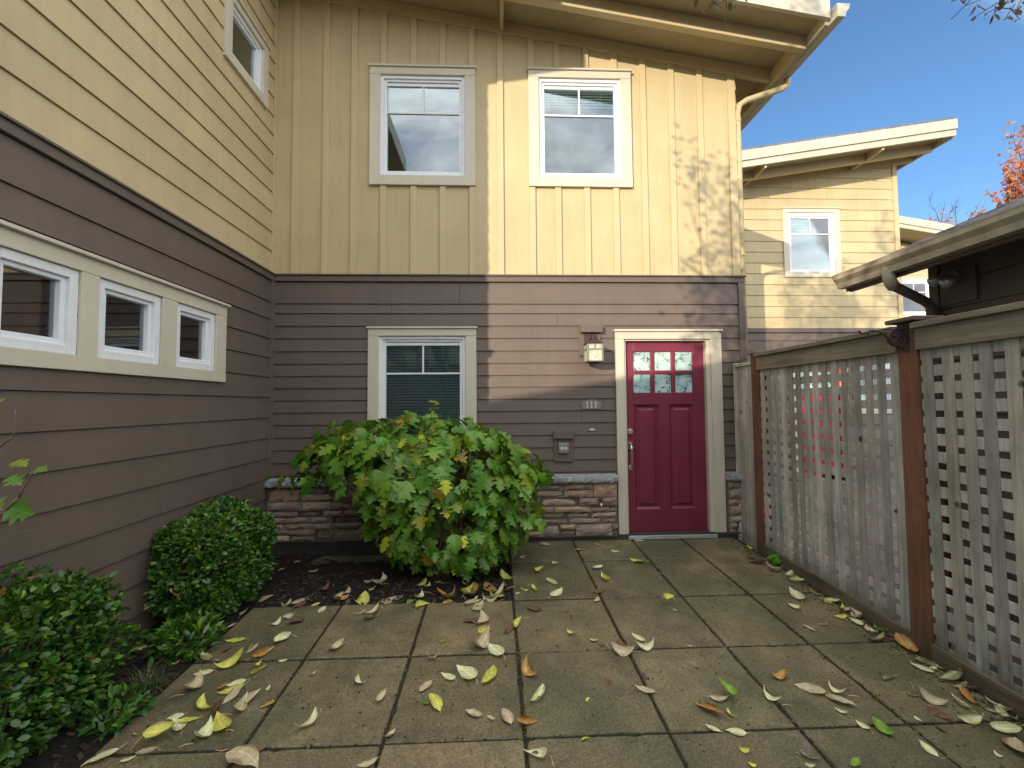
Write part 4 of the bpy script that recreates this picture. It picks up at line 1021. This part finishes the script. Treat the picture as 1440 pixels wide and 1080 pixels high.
hedge('ground_plant', 'low bright green leafy plant between the two clipped bushes', 'plant', (-1.86, -1.74, .0), (.16, .17, .08), 900, .05, power=2, seed=8, upright=.3, tw=12, shape=[(0, 0), (.3, .16), (.7, .15), (1, 0)])
hedge('ground_plant', 'small leafy sprout at the patio edge by the nearer clipped bush', 'plant', (-1.80, -2.30, -.05), (.10, .12, .06), 260, .045, power=2, seed=9, upright=.3, tw=6, shape=[(0, 0), (.3, .16), (.7, .15), (1, 0)])
# dry grass tuft
t0 = thing('grass_tuft', 'dry grey green grass tuft at the left edge of the patio', 'grass tuft', (-1.86, -2.06, -.07)); mb = MB()
for i in range(260):
    a = R.uniform(0, 6.28); l = R.uniform(.10, .24); b0 = V((-1.86 + R.gauss(0, .025), -2.06 + R.gauss(0, .03), -.09)); d = V((math.cos(a), math.sin(a), 0)); h = R.uniform(.3, .9)
    v_ = R.uniform(.7, 1.3); v_ *= .6; tint = R.choice(((2.6 * v_, .95 * v_, 2.2 * v_), (v_ * 3.6, v_ * 1.25, v_ * 3), (v_, v_ * .8, v_ * 1.8)))
    pts = [b0 + d * (l * q * .9) + V((0, 0, l * (h * q * 1.6 - 1.1 * q * q))) for q in (0, .35, .7, 1)]
    w = V((-d.y, d.x, 0)) * .0022; vs = []
    for k, p in enumerate(pts): vs += [p - w * (1 - k / 3.2), p + w * (1 - k / 3.2)]
    mb.add(vs, [(0, 1, 3, 2), (2, 3, 5, 4), (4, 5, 7, 6)], tint)
mb.build('blades', M['hedge'], t0, recalc=False)
# weeds at the fence foot
t0 = thing('weed', 'tiny green weed at the foot of the lattice beside the far post', 'weed', (2.44, -.72, -.03)); mb = MB()
for i in range(30):
    leafy(mb, V((2.45 + R.uniform(-.02, .02), -.72 + R.uniform(-.04, .04), gz(-.7) + R.uniform(0, .06))), V((R.gauss(0, .6), R.gauss(0, .6), .8)), V((R.gauss(0, 1), -1, .5)), R.uniform(.03, .06), OVAL, .8, .1, (1.5, 1.6, 1.2), .7)
mb.build('leaves', M['hyd'], t0, recalc=False)
# leggy young hydrangea at the left edge
t0 = thing('young_shrub', 'bare twiggy shoots with a few lobed leaves before the left wall', 'shrub', (-1.85, -3.0, -.1)); mb = MB(); sm = MB()
pa = stem(sm, (-1.85, -3.0, -.1), (-1.64, -3.0, 1.06), .008, .005, .05); pb = stem(sm, (-1.66, -3.0, .98), (-1.565, -3.0, 1.10), .005, .004, .05); stem(sm, (-1.565, -3.0, 1.10), (-1.523, -3.0, 1.185), .004, .003, .05)
pc = stem(sm, (-1.80, -3.0, .7), (-1.66, -3.0, 1.24), .005, .004, .06); stem(sm, (-1.66, -3.0, 1.24), (-1.59, -3.0, 1.30), .004, .003, .04); stem(sm, (-1.59, -3.0, 1.30), (-1.588, -3.0, 1.385), .003, .002, .04)
for p, T, N_, L_, ti in (((-1.523, -3.0, 1.185), (1, -.1, .28), (-.2, -.5, .8), .06, (1.4, 1.3, 1)), ((-1.60, -3.0, 1.165), (1, -.2, -.3), (0, -.5, .8), .07, (1.5, 1.35, 1)), ((-1.585, -3.0, 1.215), (1, -.2, -.05), (0, -.4, .9), .065, (2.6, 1.5, 1)),
                         ((-1.60, -3.0, 1.068), (1, -.2, -.25), (.1, -1, .25), .115, (1.25, 1.35, 1)), ((-1.72, -3.0, 1.40), (1, -.3, -.05), (0, -.5, .8), .125, (2.2, 1.25, 1.4)), ((-1.66, -3.0, 1.09), (1, -.3, -.4), (0, -.7, .6), .08, (1.6, 1.1, 1)),
                         ((-1.66, -3.0, 1.28), (.6, -.3, -.6), (.3, -.8, .3), .07, (1.6, 1.1, 1)), ((-1.72, -2.98, 1.30), (-1, -.3, -.3), (0, -.7, .6), .1, (1.3, 1.1, 1)), ((-1.75, -3.0, .9), (-.8, -.5, -.2), (0, -.6, .7), .11, (1, 1, 1))):
    leafy(mb, V(p), V(T), V(N_), L_ * .72, OAK, .6, .15, tuple(.62 * q for q in ti), 1.15, .1)
mb.build('leaves', M['hyd'], t0, recalc=False, smooth=True); sm.build('stems', M['twig'], t0, smooth=True)

# ---------------------------------------------------------------- trees
def tree(name, label, base, h, spread, leaves, lsize, matn, seed, bare=0, levels=4, extra=None, lean=(0, 0), group=None, keep=None):
    rr = random.Random(seed); t0 = thing(name, label, 'tree', base, group); tb = MB(); lf = MB(); tips = []
    def grow(p, d, l, r, lev):
        n = 4; pts = [p]; q = p.copy(); dd = d.copy()
        for i in range(n):
            dd = (dd + V((rr.gauss(0, .12), rr.gauss(0, .12), rr.gauss(.03, .06)))).normalized(); q = q + dd * l / n; pts.append(q.copy())
        if keep and lev and not all(keep(x) for x in pts[1:]): return
        tb.tube(pts, [r * (1 - .45 * i / n) for i in range(n + 1)], 8 if lev == 0 else 5)
        if lev >= 2: tips.extend([(x, dd, lev) for x in pts[1:]])
        if lev < levels:
            k = rr.choice((3, 4)) if lev else 6
            for i in range(k):
                f = rr.uniform(.35, 1) if lev else rr.uniform(.45, 1); idx = min(n, max(1, round(f * n)))
                side = dd.orthogonal().normalized(); side.rotate(Quaternion(dd, rr.uniform(0, 6.28)))
                nd = (dd * rr.uniform(.5, 1) + side * rr.uniform(.5, 1.0) * spread + V((0, 0, .12))).normalized()
                grow(pts[idx], nd, l * rr.uniform(.5, .72), r * .5 * (1 - .2 * f), lev + 1)
    grow(V(base), V((lean[0], lean[1], 1)).normalized(), h * .5, h * .02, 0)
    if extra: extra(tb, tips)
    for i in range(leaves):
        x, d, lev = rr.choice(tips)
        if x.z > base[2] + h * (1 - bare): continue
        if keep and x.x - .7 * x.y < 2.9 and rr.random() < .5: continue
        p = x + V((rr.gauss(0, .07), rr.gauss(0, .07), rr.gauss(0, .07))) * (h / 8)
        T = V((rr.gauss(0, 1), rr.gauss(0, 1), rr.gauss(-.3, .7))); v_ = rr.uniform(.6, 1.4)
        leafy(lf, p, T, V((rr.gauss(0, 1), rr.gauss(0, 1), .6)), lsize * rr.uniform(.6, 1.3), [(0, 0), (.3, .3), (.7, .28), (1, 0)], .4, .2, (v_, v_ * rr.uniform(.75, 1.15), v_), 1, .1)
    if extra:
        for x in EX:
            for q in range(rr.choice((1, 1, 2, 3))):
                leafy(lf, x + V((rr.gauss(0, .008), rr.gauss(0, .008), rr.gauss(0, .008))), V((rr.gauss(0, .6), rr.gauss(0, .6), -.8)), V((rr.gauss(0, 1), -1, .3)), rr.choice((.018, .022, .026, .05)), [(0, 0), (.3, .22), (.7, .2), (1, 0)], .4, .2, (.55, .5, .6), 1, .1)
    tb.build('trunk', M['bark'], t0, smooth=True); lf.build('crown', M[matn], t0, recalc=False)
    return t0
EX = []
def limb(tb, tips):
    def path(pts, r0, r1, tipn):
        pts = [V(p) for p in pts]; n = len(pts)
        tb.tube(pts, [r0 + (r1 - r0) * i / (n - 1) for i in range(n)], 6)
    path([(-.9, -8.3, 3.2), (-.7, -7.2, 4.6), (0, -5.8, 5.3), (1.2, -4.4, 5.3), (2.1, -3.2, 4.8), (2.8, -2.4, 4.1), (2.95, -2.2, 3.85)], .05, .008, 0)
    path([(2.1, -3.2, 4.8), (1.7, -2.6, 4.4), (1.35, -2.25, 3.9), (1.28, -2.2, 3.70)], .012, .003, 0)
    rr = random.Random(4); ex = EX
    for c, n in (((2.93, -2.2, 3.67), 12), ((2.75, -2.2, 3.70), 5), ((3.07, -2.2, 3.72), 10), ((1.27, -2.2, 3.67), 10), ((1.33, -2.2, 3.69), 6)):
        for i in range(n):
            a = V(c) + V((rr.gauss(0, .03), rr.gauss(0, .03), rr.uniform(.0, .05))); b_ = a + V((rr.gauss(0, .05), rr.gauss(0, .05), -rr.uniform(0, .07)))
            tb.tube([a, b_], [.003, .0015], 4); ex.append(b_)
tree('street_tree', 'half bare tree whose leafy twig tips hang into the top edge of the picture', (-.9, -8.4, -.4), 8.8, .85, 11000, .07, 'tree', 12, extra=limb, levels=5, keep=lambda p: p.x - .7 * p.y > 2.0 and not (p.x - .7 * p.y < 2.9 and p.z + .25 * p.y > 4.3))
tree('maple_tree', 'thin orange leaved maple rising above the garage roof, bare at its top', (18.0, 10, -.2), 12.8, .45, 11000, .11, 'autumn', 23, bare=.12)
tree('maple_tree', 'small red orange crown showing left of the taller maple behind the garage roof', (20.6, 16, -.2), 10.6, .5, 3500, .14, 'autumn', 31)

# ---------------------------------------------------------------- fallen leaves
DATA = "-1.79,-2.34,-1.82,-2.20,g;-1.65,-2.40,-1.62,-2.40,t;-1.56,-2.44,-1.43,-2.41,y;-1.57,-2.31,-1.50,-2.29,p;-1.49,-2.34,-1.41,-2.30,y;-1.33,-2.47,-1.33,-2.35,p;-1.36,-2.32,-1.37,-2.20,b;-1.35,-2.29,-1.22,-2.42,y;-1.36,-2.22,-1.33,-2.12,t;-1.26,-2.31,-1.26,-2.20,t;-1.24,-2.25,-1.23,-2.14,t;-1.16,-2.26,-1.11,-2.21,o;-1.19,-2.14,-1.19,-2.10,p;-0.91,-2.42,-0.84,-2.33,p;-1.14,-2.54,-0.98,-2.59,t;-1.06,-2.52,-1.00,-2.49,b;-1.73,-2.56,-1.64,-2.48,p;-1.58,-2.55,-1.54,-2.51,p;-1.53,-2.55,-1.45,-2.52,t;-1.45,-2.12,-1.43,-2.06,o;-1.42,-2.09,-1.34,-2.05,p;-1.59,-2.15,-1.60,-2.01,t;-1.65,-2.00,-1.57,-1.96,p;-1.56,-1.96,-1.46,-1.84,y;-1.48,-1.81,-1.45,-1.73,t;-1.42,-1.87,-1.34,-1.76,o;-1.36,-1.74,-1.31,-1.65,p;-1.63,-1.80,-1.60,-1.74,b;-1.74,-1.80,-1.62,-1.89,p;-1.68,-1.67,-1.56,-1.66,y;-1.84,-1.91,-1.79,-1.90,y;-1.25,-1.89,-1.20,-1.88,p;-1.02,-2.03,-0.99,-2.01,p;-0.99,-1.85,-0.94,-1.75,t;-1.49,-1.52,-1.44,-1.45,p;-1.45,-1.43,-1.39,-1.39,t;-1.36,-1.51,-1.31,-1.39,b;-1.24,-1.36,-1.22,-1.28,p;-1.33,-1.25,-1.28,-1.21,y;-1.53,-1.27,-1.51,-1.17,t;-1.50,-1.20,-1.42,-1.10,t;-1.44,-1.30,-1.40,-1.19,b;-1.76,-1.14,-1.70,-1.03,t;-1.36,-1.01,-1.32,-0.91,b;-1.21,-1.18,-1.17,-1.09,t;-2.15,-1.77,-2.10,-1.72,t;-1.76,-1.51,-1.74,-1.45,t;-1.76,-1.37,-1.75,-1.29,t;-2.09,-0.45,-2.04,-0.41,p;-2.15,-0.27,-2.14,-0.19,p;-1.89,-0.59,-1.85,-0.55,t;-1.88,-0.32,-1.83,-0.28,t;-1.65,-0.58,-1.54,-0.56,t;-1.16,-1.13,-1.12,-1.06,t;-1.05,-0.94,-0.98,-0.88,t;-0.92,-1.03,-0.87,-0.89,p;-1.01,-1.28,-0.97,-1.12,y;-0.98,-1.41,-0.91,-1.36,t;-0.93,-1.41,-0.81,-1.35,p;-0.90,-1.48,-0.80,-1.43,b;-0.58,-1.35,-0.50,-1.25,y;-0.81,-1.27,-0.75,-1.24,t;-0.84,-1.22,-0.75,-1.13,t;-0.75,-1.19,-0.70,-1.12,t;-0.65,-1.24,-0.62,-1.17,g;-0.59,-1.18,-0.55,-1.09,p;-0.56,-1.00,-0.52,-0.93,p;-0.62,-0.96,-0.56,-0.86,y;-0.49,-0.93,-0.44,-0.90,t;-0.46,-1.11,-0.28,-1.23,o;-0.39,-1.31,-0.32,-1.25,o;-0.27,-1.23,-0.17,-0.95,y;-0.23,-1.23,-0.11,-1.07,o;-0.23,-1.32,-0.11,-1.26,t;-0.15,-1.42,-0.10,-1.24,t;-0.09,-0.93,-0.00,-1.08,o;0.03,-0.76,0.16,-0.92,y;-0.05,-1.19,0.07,-1.14,y;-0.04,-1.24,0.07,-1.10,p;-0.11,-1.20,-0.00,-1.25,t;-0.22,-1.54,-0.11,-1.50,b;-0.12,-1.60,-0.07,-1.46,t;-0.13,-1.67,-0.05,-1.63,y;-0.14,-1.86,-0.05,-1.71,t;-0.05,-1.78,0.04,-1.92,p;0.05,-1.69,0.11,-1.61,b;0.11,-1.64,0.16,-1.54,y;-0.35,-1.75,-0.31,-1.74,g;-0.41,-1.91,-0.34,-1.93,p;-0.30,-2.04,-0.22,-2.10,p;-0.22,-1.98,-0.10,-2.12,p;-0.07,-2.16,-0.01,-2.01,y;-0.40,-2.19,-0.35,-2.10,t;-0.38,-2.25,-0.33,-2.27,g;-0.34,-2.21,-0.27,-2.32,y;-0.59,-2.28,-0.58,-2.19,t;-0.76,-2.08,-0.70,-2.12,p;-0.15,-2.33,-0.07,-2.36,t;-0.05,-2.37,-0.01,-2.40,p;0.03,-2.31,0.07,-2.42,t;0.09,-2.42,0.19,-2.41,o;0.15,-2.00,0.22,-2.12,o;0.16,-2.31,0.24,-2.19,p;-0.49,-2.49,-0.47,-2.42,t;-0.58,-2.61,-0.50,-2.59,t;0.12,-2.58,0.22,-2.62,p;0.21,-1.35,0.32,-1.40,b;0.15,-1.16,0.18,-1.13,p;0.19,-1.07,0.25,-1.12,y;0.27,-1.07,0.31,-1.15,y;0.32,-0.81,0.41,-0.76,y;0.40,-0.96,0.49,-1.03,p;0.41,-1.22,0.51,-1.10,p;0.22,-0.47,0.28,-0.44,t;0.43,-0.18,0.53,-0.17,t;0.49,-0.65,0.56,-0.59,p;0.75,-0.32,0.84,-0.30,p;0.98,-0.18,1.07,-0.20,p;0.82,-0.78,0.92,-0.68,p;1.10,-0.34,1.17,-0.39,p;0.86,-0.87,0.90,-1.00,y;1.21,-0.52,1.31,-0.68,y;1.40,-0.06,1.49,-0.11,p;0.73,-1.17,0.83,-1.12,b;0.71,-1.32,0.76,-1.26,t;1.16,-1.41,1.26,-1.34,y;1.36,-0.86,1.40,-0.87,t;0.44,-1.70,0.50,-1.72,y;0.58,-1.77,0.63,-1.79,t;0.62,-1.82,0.66,-1.84,b;0.86,-1.72,0.91,-1.81,p;0.68,-1.89,0.81,-1.92,t;0.83,-1.88,0.96,-1.86,p;0.74,-1.79,0.78,-1.86,b;0.57,-2.12,0.60,-2.19,b;0.44,-2.30,0.46,-2.27,y;0.72,-2.20,0.81,-2.25,t;0.79,-2.11,0.82,-2.15,b;0.37,-2.53,0.41,-2.52,y;1.24,-1.45,1.25,-1.46,p;2.45,-0.33,2.46,-0.42,y;2.30,-0.54,2.33,-0.64,b;2.23,-0.68,2.36,-0.74,b;2.29,-0.83,2.39,-0.92,p;2.32,-1.07,2.46,-1.05,p;2.44,-0.95,2.45,-1.01,t;2.24,-1.20,2.21,-1.40,p;2.07,-1.44,2.12,-1.50,p;1.99,-1.69,2.03,-1.76,t;2.11,-1.67,2.16,-1.69,p;1.82,-1.17,1.86,-1.19,y;1.15,-1.86,1.18,-1.87,t;2.40,-1.32,2.46,-1.43,p;2.48,-1.46,2.46,-1.55,y;2.49,-1.56,2.45,-1.67,t;2.34,-1.65,2.38,-1.73,p;2.38,-1.73,2.43,-1.75,p;2.46,-1.72,2.47,-1.82,g;2.27,-1.86,2.38,-1.88,t;2.40,-1.83,2.42,-1.86,b;2.51,-1.88,2.46,-2.03,o;2.37,-2.06,2.45,-2.15,t;2.37,-2.12,2.39,-2.15,p;2.33,-2.25,2.51,-2.21,p;2.39,-2.26,2.47,-2.33,b;2.36,-2.30,2.33,-2.41,o;2.27,-2.35,2.27,-2.44,p;2.07,-2.32,2.12,-2.34,p;2.12,-2.33,2.19,-2.41,t;2.08,-2.41,2.12,-2.50,b;2.15,-2.49,2.25,-2.49,p;2.23,-2.54,2.34,-2.58,p;2.42,-2.41,2.40,-2.47,p;2.46,-2.38,2.47,-2.49,t;2.27,-2.61,2.19,-2.71,t;2.37,-2.53,2.37,-2.57,y;2.11,-2.67,2.12,-2.70,p;1.97,-2.46,1.97,-2.50,p;1.85,-2.60,1.85,-2.68,p;1.67,-2.48,1.69,-2.54,p;1.74,-2.49,1.76,-2.59,g;2.01,-2.52,2.02,-2.56,b;2.04,-2.22,2.14,-2.19,t;1.56,-2.22,1.67,-2.30,t;1.72,-2.24,1.75,-2.33,p;1.66,-2.30,1.74,-2.40,t;1.63,-2.40,1.67,-2.44,p;1.46,-2.16,1.56,-2.15,o;1.35,-2.27,1.39,-2.36,p;1.16,-2.23,1.18,-2.35,g;0.98,-2.33,1.08,-2.42,o;1.07,-2.30,1.16,-2.31,t;1.10,-2.39,1.12,-2.44,y;0.96,-2.46,1.01,-2.51,p;1.04,-2.50,1.12,-2.53,p;1.04,-2.60,1.08,-2.62,y;1.28,-2.65,1.35,-2.68,p;1.27,-2.69,1.31,-2.70,t;1.45,-2.71,1.51,-2.68,g;1.04,-2.68,1.06,-2.69,y"
CM = {'p': ('pale cream', mk_leaf('cream leaf', (.60, .64, .32), (.84, .84, .52), .6, .2, 40, (.34, .26, .12))),
      'y': ('yellow', mk_leaf('yellow leaf', (.56, .58, .07), (.80, .78, .20), .5, .25, 40, (.30, .18, .05))),
      't': ('tan', mk_leaf('tan leaf', (.42, .35, .20), (.64, .56, .36), .65, .15, 45, (.20, .12, .06))),
      'o': ('orange brown', mk_leaf('orange leaf', (.38, .20, .05), (.58, .38, .10), .55, .15, 40, (.16, .06, .02))),
      'b': ('dark brown', mk_leaf('brown leaf', (.09, .045, .028), (.20, .11, .065), .6, .05, 45)),
      'g': ('bright green', mk_leaf('green leaf', (.16, .30, .03), (.25, .42, .06), .45, .2, 40))}
def leafmesh(mat, kind, rr):
    # grid leaf, unit length along +x centred at 0, curled
    n, m = 14, 8; mb = MB(); vs = []
    curlx = {'flat': .5, 'curled': 2.2, 'folded': .9, 'cupped': 1.0}[kind] * rr.uniform(.8, 1.2)
    fold = {'flat': .4, 'curled': 1.2, 'folded': 2.0, 'cupped': .95}[kind] * rr.uniform(.8, 1.2)
    wd = rr.uniform(.44, .58) if kind in ('flat', 'cupped') else rr.uniform(.38, .52); side = rr.choice((-1, 1)); bend = rr.choice((-1, 1)) * rr.uniform(.1, 1.1 if kind in ('curled', 'folded') else .4); twist = rr.uniform(-1.1, 1.1) if kind != 'flat' else rr.uniform(-.4, .4); lift = rr.uniform(0, .5) if kind != 'flat' else .12; lift2 = rr.uniform(0, .35) if kind != 'flat' else .1
    for i in range(n + 1):
        t = i / n; w = wd * .5 * (math.sin(math.pi * min(1, t ** .78)) ** 1.0) * 1.05 if 0 < t < 1 else .006
        w *= 1 + rr.uniform(-.07, .07)
        for j in range(m + 1):
            s = (j / m - .5) * 2; a = s * fold * .9
            y = w * (math.sin(a) / (fold * .9)) ; z = w * (1 - math.cos(a)) / (fold * .9) * (1.7 if kind == 'folded' else 1.2) * (1 if s * side > 0 else .55)
            th = (t - .5) * curlx
            x = math.sin(th) / max(curlx, .1); zz = (1 - math.cos(th)) / max(curlx, .1)
            z += .010 * math.sin(t * 17 + s * 3) * abs(s) + .008 * (1 - abs(s) * 1.2)
            tw_ = twist * (t - .4); y, z = y * math.cos(tw_) - z * math.sin(tw_), y * math.sin(tw_) + z * math.cos(tw_)
            z += lift * max(0, t - .6) ** 2 * 4 * .35 + lift2 * max(0, .3 - t) ** 2 * 4
            vs.append((x * (1), y + bend * ((t - .5) ** 2 - .08), z + zz)); mb.lc[len(vs) - 1] = (t, abs(s) * w * 1.6, 0.0)
    fs = [(i * (m + 1) + j, (i + 1) * (m + 1) + j, (i + 1) * (m + 1) + j + 1, i * (m + 1) + j + 1) for i in range(n) for j in range(m)]
    mb.add(vs, fs)
    mb.tube([(-.50, 0, .06), (-.60, bend * .3, .07), (-.70, bend * .5, .03)], [.010, .009, .007], 5, (.8, .7, .5))
    o = mb.build('fallen_leaf', mat, None, recalc=False, smooth=True); me = o.data; bpy.data.objects.remove(o); return me
rr = random.Random(77); LM = {}
for k, (nm, mt) in CM.items():
    LM[k] = [(kd, leafmesh(mt, kd, rr)) for kd in ('flat', 'curled', 'folded', 'cupped', 'flat', 'curled', 'folded', 'flat', 'curled', 'cupped', 'folded', 'curled', 'flat')]
ORD = ['first', 'second', 'third', 'fourth', 'fifth', 'sixth', 'seventh', 'eighth', 'ninth', 'tenth', 'eleventh', 'twelfth', 'thirteenth', 'fourteenth', 'fifteenth', 'sixteenth', 'seventeenth', 'eighteenth', 'nineteenth', 'twentieth', 'twenty-first', 'twenty-second', 'twenty-third', 'twenty-fourth', 'twenty-fifth', 'twenty-sixth', 'twenty-seventh', 'twenty-eighth', 'twenty-ninth', 'thirtieth']
items = []
for s in DATA.split(';'):
    a = s.split(','); x0, y0, x1, y1 = map(float, a[:4]); c = a[4]
    cx, cy = (x0 + x1) / 2, (y0 + y1) / 2; l = max(.035, min(.17, math.hypot(x1 - x0, y1 - y0)))
    cx = min(cx, 2.43)
    bed = cx < -1.745 or (cy > -1.24 and cx < .125)
    if bed: reg = 'the dark soil of the bed'
    elif cx > 2.05 and cy < -.3: reg = 'the paving along the fence'
    elif cy > -.555: reg = 'the paver row nearest the door'
    elif cy > -1.24: reg = 'the second paver row'
    elif cy > -1.87: reg = 'the third paver row'
    elif cy > -2.495: reg = 'the fourth paver row'
    else: reg = 'the front paver row'
    items.append([cx, cy, l, math.atan2(y1 - y0, x1 - x0) + (math.pi if rr.random() < .5 else 0), c, reg])
xr = random.Random(99)
def extra_leaf(x, y, cs, reg, l0=.04, l1=.10):
    items.append([x, y, xr.uniform(l0, l1), xr.uniform(0, 6.28), xr.choice(cs), reg])
for i in range(22):
    y = -.5 - 2.7 * xr.random(); extra_leaf(2.43 - abs(xr.gauss(0, .05)), y, 'pptyyb', 'the paving along the fence')
for i in range(16): extra_leaf(xr.uniform(-1.5, .08), -1.22 + abs(xr.gauss(0, .12)), 'ttpyob', 'the dark soil of the bed')
for i in range(5): extra_leaf(xr.uniform(-1.6, -1.0), xr.uniform(-2.4, -1.9), 'py', 'the fourth paver row', .05, .12)
grp = {}
for it in items: grp.setdefault((it[4], it[5]), []).append(it)
for (c, reg), L_ in grp.items():
    L_.sort(key=lambda i: i[0] / (i[1] * -1 + 0) if False else i[0] / (i[1] + 4.508)) if reg != 'the paving along the fence' else L_.sort(key=lambda i: -i[1])
    for i, it in enumerate(L_):
        cx, cy, l, ang, _, _ = it; kd, me = rr.choice(LM[c]); nm = CM[c][0]
        if kd == 'cupped' and l > .085: kd, me = rr.choice([q for q in LM[c] if q[0] in ('flat', 'curled')])
        o = bpy.data.objects.new('fallen_leaf', me); COL.objects.link(o)
        tilt = .12 if kd == 'flat' else .35
        flip = math.pi if (kd == 'flat' and rr.random() < .3) else 0
        rot = Matrix.Rotation(ang, 3, 'Z') @ Matrix.Rotation(rr.gauss(0, tilt), 3, 'X') @ Matrix.Rotation(rr.gauss(0, .10) + flip, 3, 'Y')
        sc = l * (1.18 if kd == 'curled' else 1.03); mnz = min((rot @ v.co).z for v in me.vertices) * sc
        bed = 'bed' in reg
        g = (soilz(cx, cy) + .006) if bed else gz(cy)
        o.rotation_euler = rot.to_euler(); o.scale = (sc,) * 3; o.location = (cx, cy, g - mnz + .0015)
        ORG[o.name] = o.location.copy()
        if len(L_) == 1: lab = 'the only %s fallen leaf on %s' % (nm, reg)
        elif reg == 'the paving along the fence': lab = '%s %s fallen leaf from the house on %s' % (ORD[i], nm, reg)
        else: lab = '%s %s fallen leaf from the left on %s' % (ORD[i], nm, reg)
        tag(o, lab, 'leaf', 'fallen leaves')
# leaves caught in the hedge
for i, (x, y, z, c, l, lab) in enumerate(((-2.02, -2.45, .64, 'b', .10, 'dark brown leaf resting on top of the nearer clipped bush'), (-2.15, -2.60, .63, 'p', .17, 'long cream leaf resting on the nearer clipped bush at the picture edge'),
                                     (-1.93, -1.2, .63, 'b', .07, 'dark brown leaf lying on top of the farther clipped bush'), (-1.72, -2.08, .40, 'o', .09, 'orange brown leaf hanging in the side of the nearer clipped bush'),
                                     (-2.2, -1.45, .42, 't', .07, 'tan leaf caught in the left side of the farther clipped bush'))):
    kd, me = LM[c][i % 7]; o = bpy.data.objects.new('fallen_leaf', me); COL.objects.link(o); o.location = (x, y, z); o.scale = (l,) * 3
    o.rotation_euler = (R.uniform(-.4, .4) + (1.3 if c == 'o' else 0), R.uniform(-.3, .3), R.uniform(0, 3)); tag(o, lab, 'leaf', 'fallen leaves')
st = MB(); st.tube([(-2.05, -3.05, -.06), (-1.95, -2.9, .0), (-1.83, -2.72, .0)], [.004, .005, .004], 6)
one('stick', st, M['twig'], 'thin bare stick lying through the lower left bush', 'stick')

# ---------------------------------------------------------------- light, sky, camera
d = V((.70, 1.0, -.25)).normalized()
sun = bpy.data.lights.new('sun', 'SUN'); sun.energy = 3.4; sun.angle = math.radians(.4); sun.color = (1, .86, .68)
so_ = bpy.data.objects.new('sun', sun); COL.objects.link(so_); so_.rotation_euler = d.to_track_quat('-Z', 'Y').to_euler(); so_.location = (-7, -10, 12)
w = bpy.data.worlds.new('World'); S.world = w; w.use_nodes = True
nt = w.node_tree; bg = nt.nodes['Background']; sky = nt.nodes.new('ShaderNodeTexSky'); sky.sky_type = 'NISHITA'; sky.sun_disc = False
sky.sun_elevation = math.asin(-d.z); sky.sun_rotation = math.atan2(-d.x, -d.y) % (2 * math.pi)
sky.air_density = 1.0; sky.dust_density = .1; sky.ozone_density = 2.5; sky.altitude = 50
# broken bright cloud added out of view, behind and overhead, to fill the shade
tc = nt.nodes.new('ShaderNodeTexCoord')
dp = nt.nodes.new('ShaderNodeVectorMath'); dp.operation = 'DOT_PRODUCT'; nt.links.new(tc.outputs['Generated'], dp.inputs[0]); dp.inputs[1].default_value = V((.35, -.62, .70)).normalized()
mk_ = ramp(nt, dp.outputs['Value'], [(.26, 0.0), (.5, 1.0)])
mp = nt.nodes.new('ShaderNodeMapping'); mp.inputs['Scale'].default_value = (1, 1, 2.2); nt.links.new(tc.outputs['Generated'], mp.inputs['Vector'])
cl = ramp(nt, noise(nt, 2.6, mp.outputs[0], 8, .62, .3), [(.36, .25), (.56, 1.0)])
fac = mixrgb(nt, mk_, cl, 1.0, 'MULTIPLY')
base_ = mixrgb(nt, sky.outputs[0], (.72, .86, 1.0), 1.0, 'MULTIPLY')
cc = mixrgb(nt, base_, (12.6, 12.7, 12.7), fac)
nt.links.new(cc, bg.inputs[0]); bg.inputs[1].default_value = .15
cam = bpy.data.cameras.new('camera'); co = bpy.data.objects.new('camera', cam); COL.objects.link(co); S.camera = co
yaw, pitch, roll, f = .0397, .0449, -.0078, 612.0
fw = V((math.sin(yaw) * math.cos(pitch), math.cos(yaw) * math.cos(pitch), math.sin(pitch))); r = V((math.cos(yaw), -math.sin(yaw), 0)); u = r.cross(fw)
r2 = r * math.cos(roll) + u * math.sin(roll); u2 = -r * math.sin(roll) + u * math.cos(roll)
co.matrix_world = Matrix(((r2.x, u2.x, -fw.x, 0), (r2.y, u2.y, -fw.y, -4.508), (r2.z, u2.z, -fw.z, 1.3955), (0, 0, 0, 1)))
cam.sensor_width = 36; cam.lens = 36 * f / 1440; cam.clip_start = .05; cam.clip_end = 2000
S.view_settings.view_transform = 'Standard'; S.view_settings.look = 'None'; S.view_settings.gamma = 1; S.view_settings.exposure = .58
S.render.resolution_x = 1440; S.render.resolution_y = 1080
S.render.engine = 'CYCLES'
S.cycles.max_bounces = 8; S.cycles.transparent_max_bounces = 8
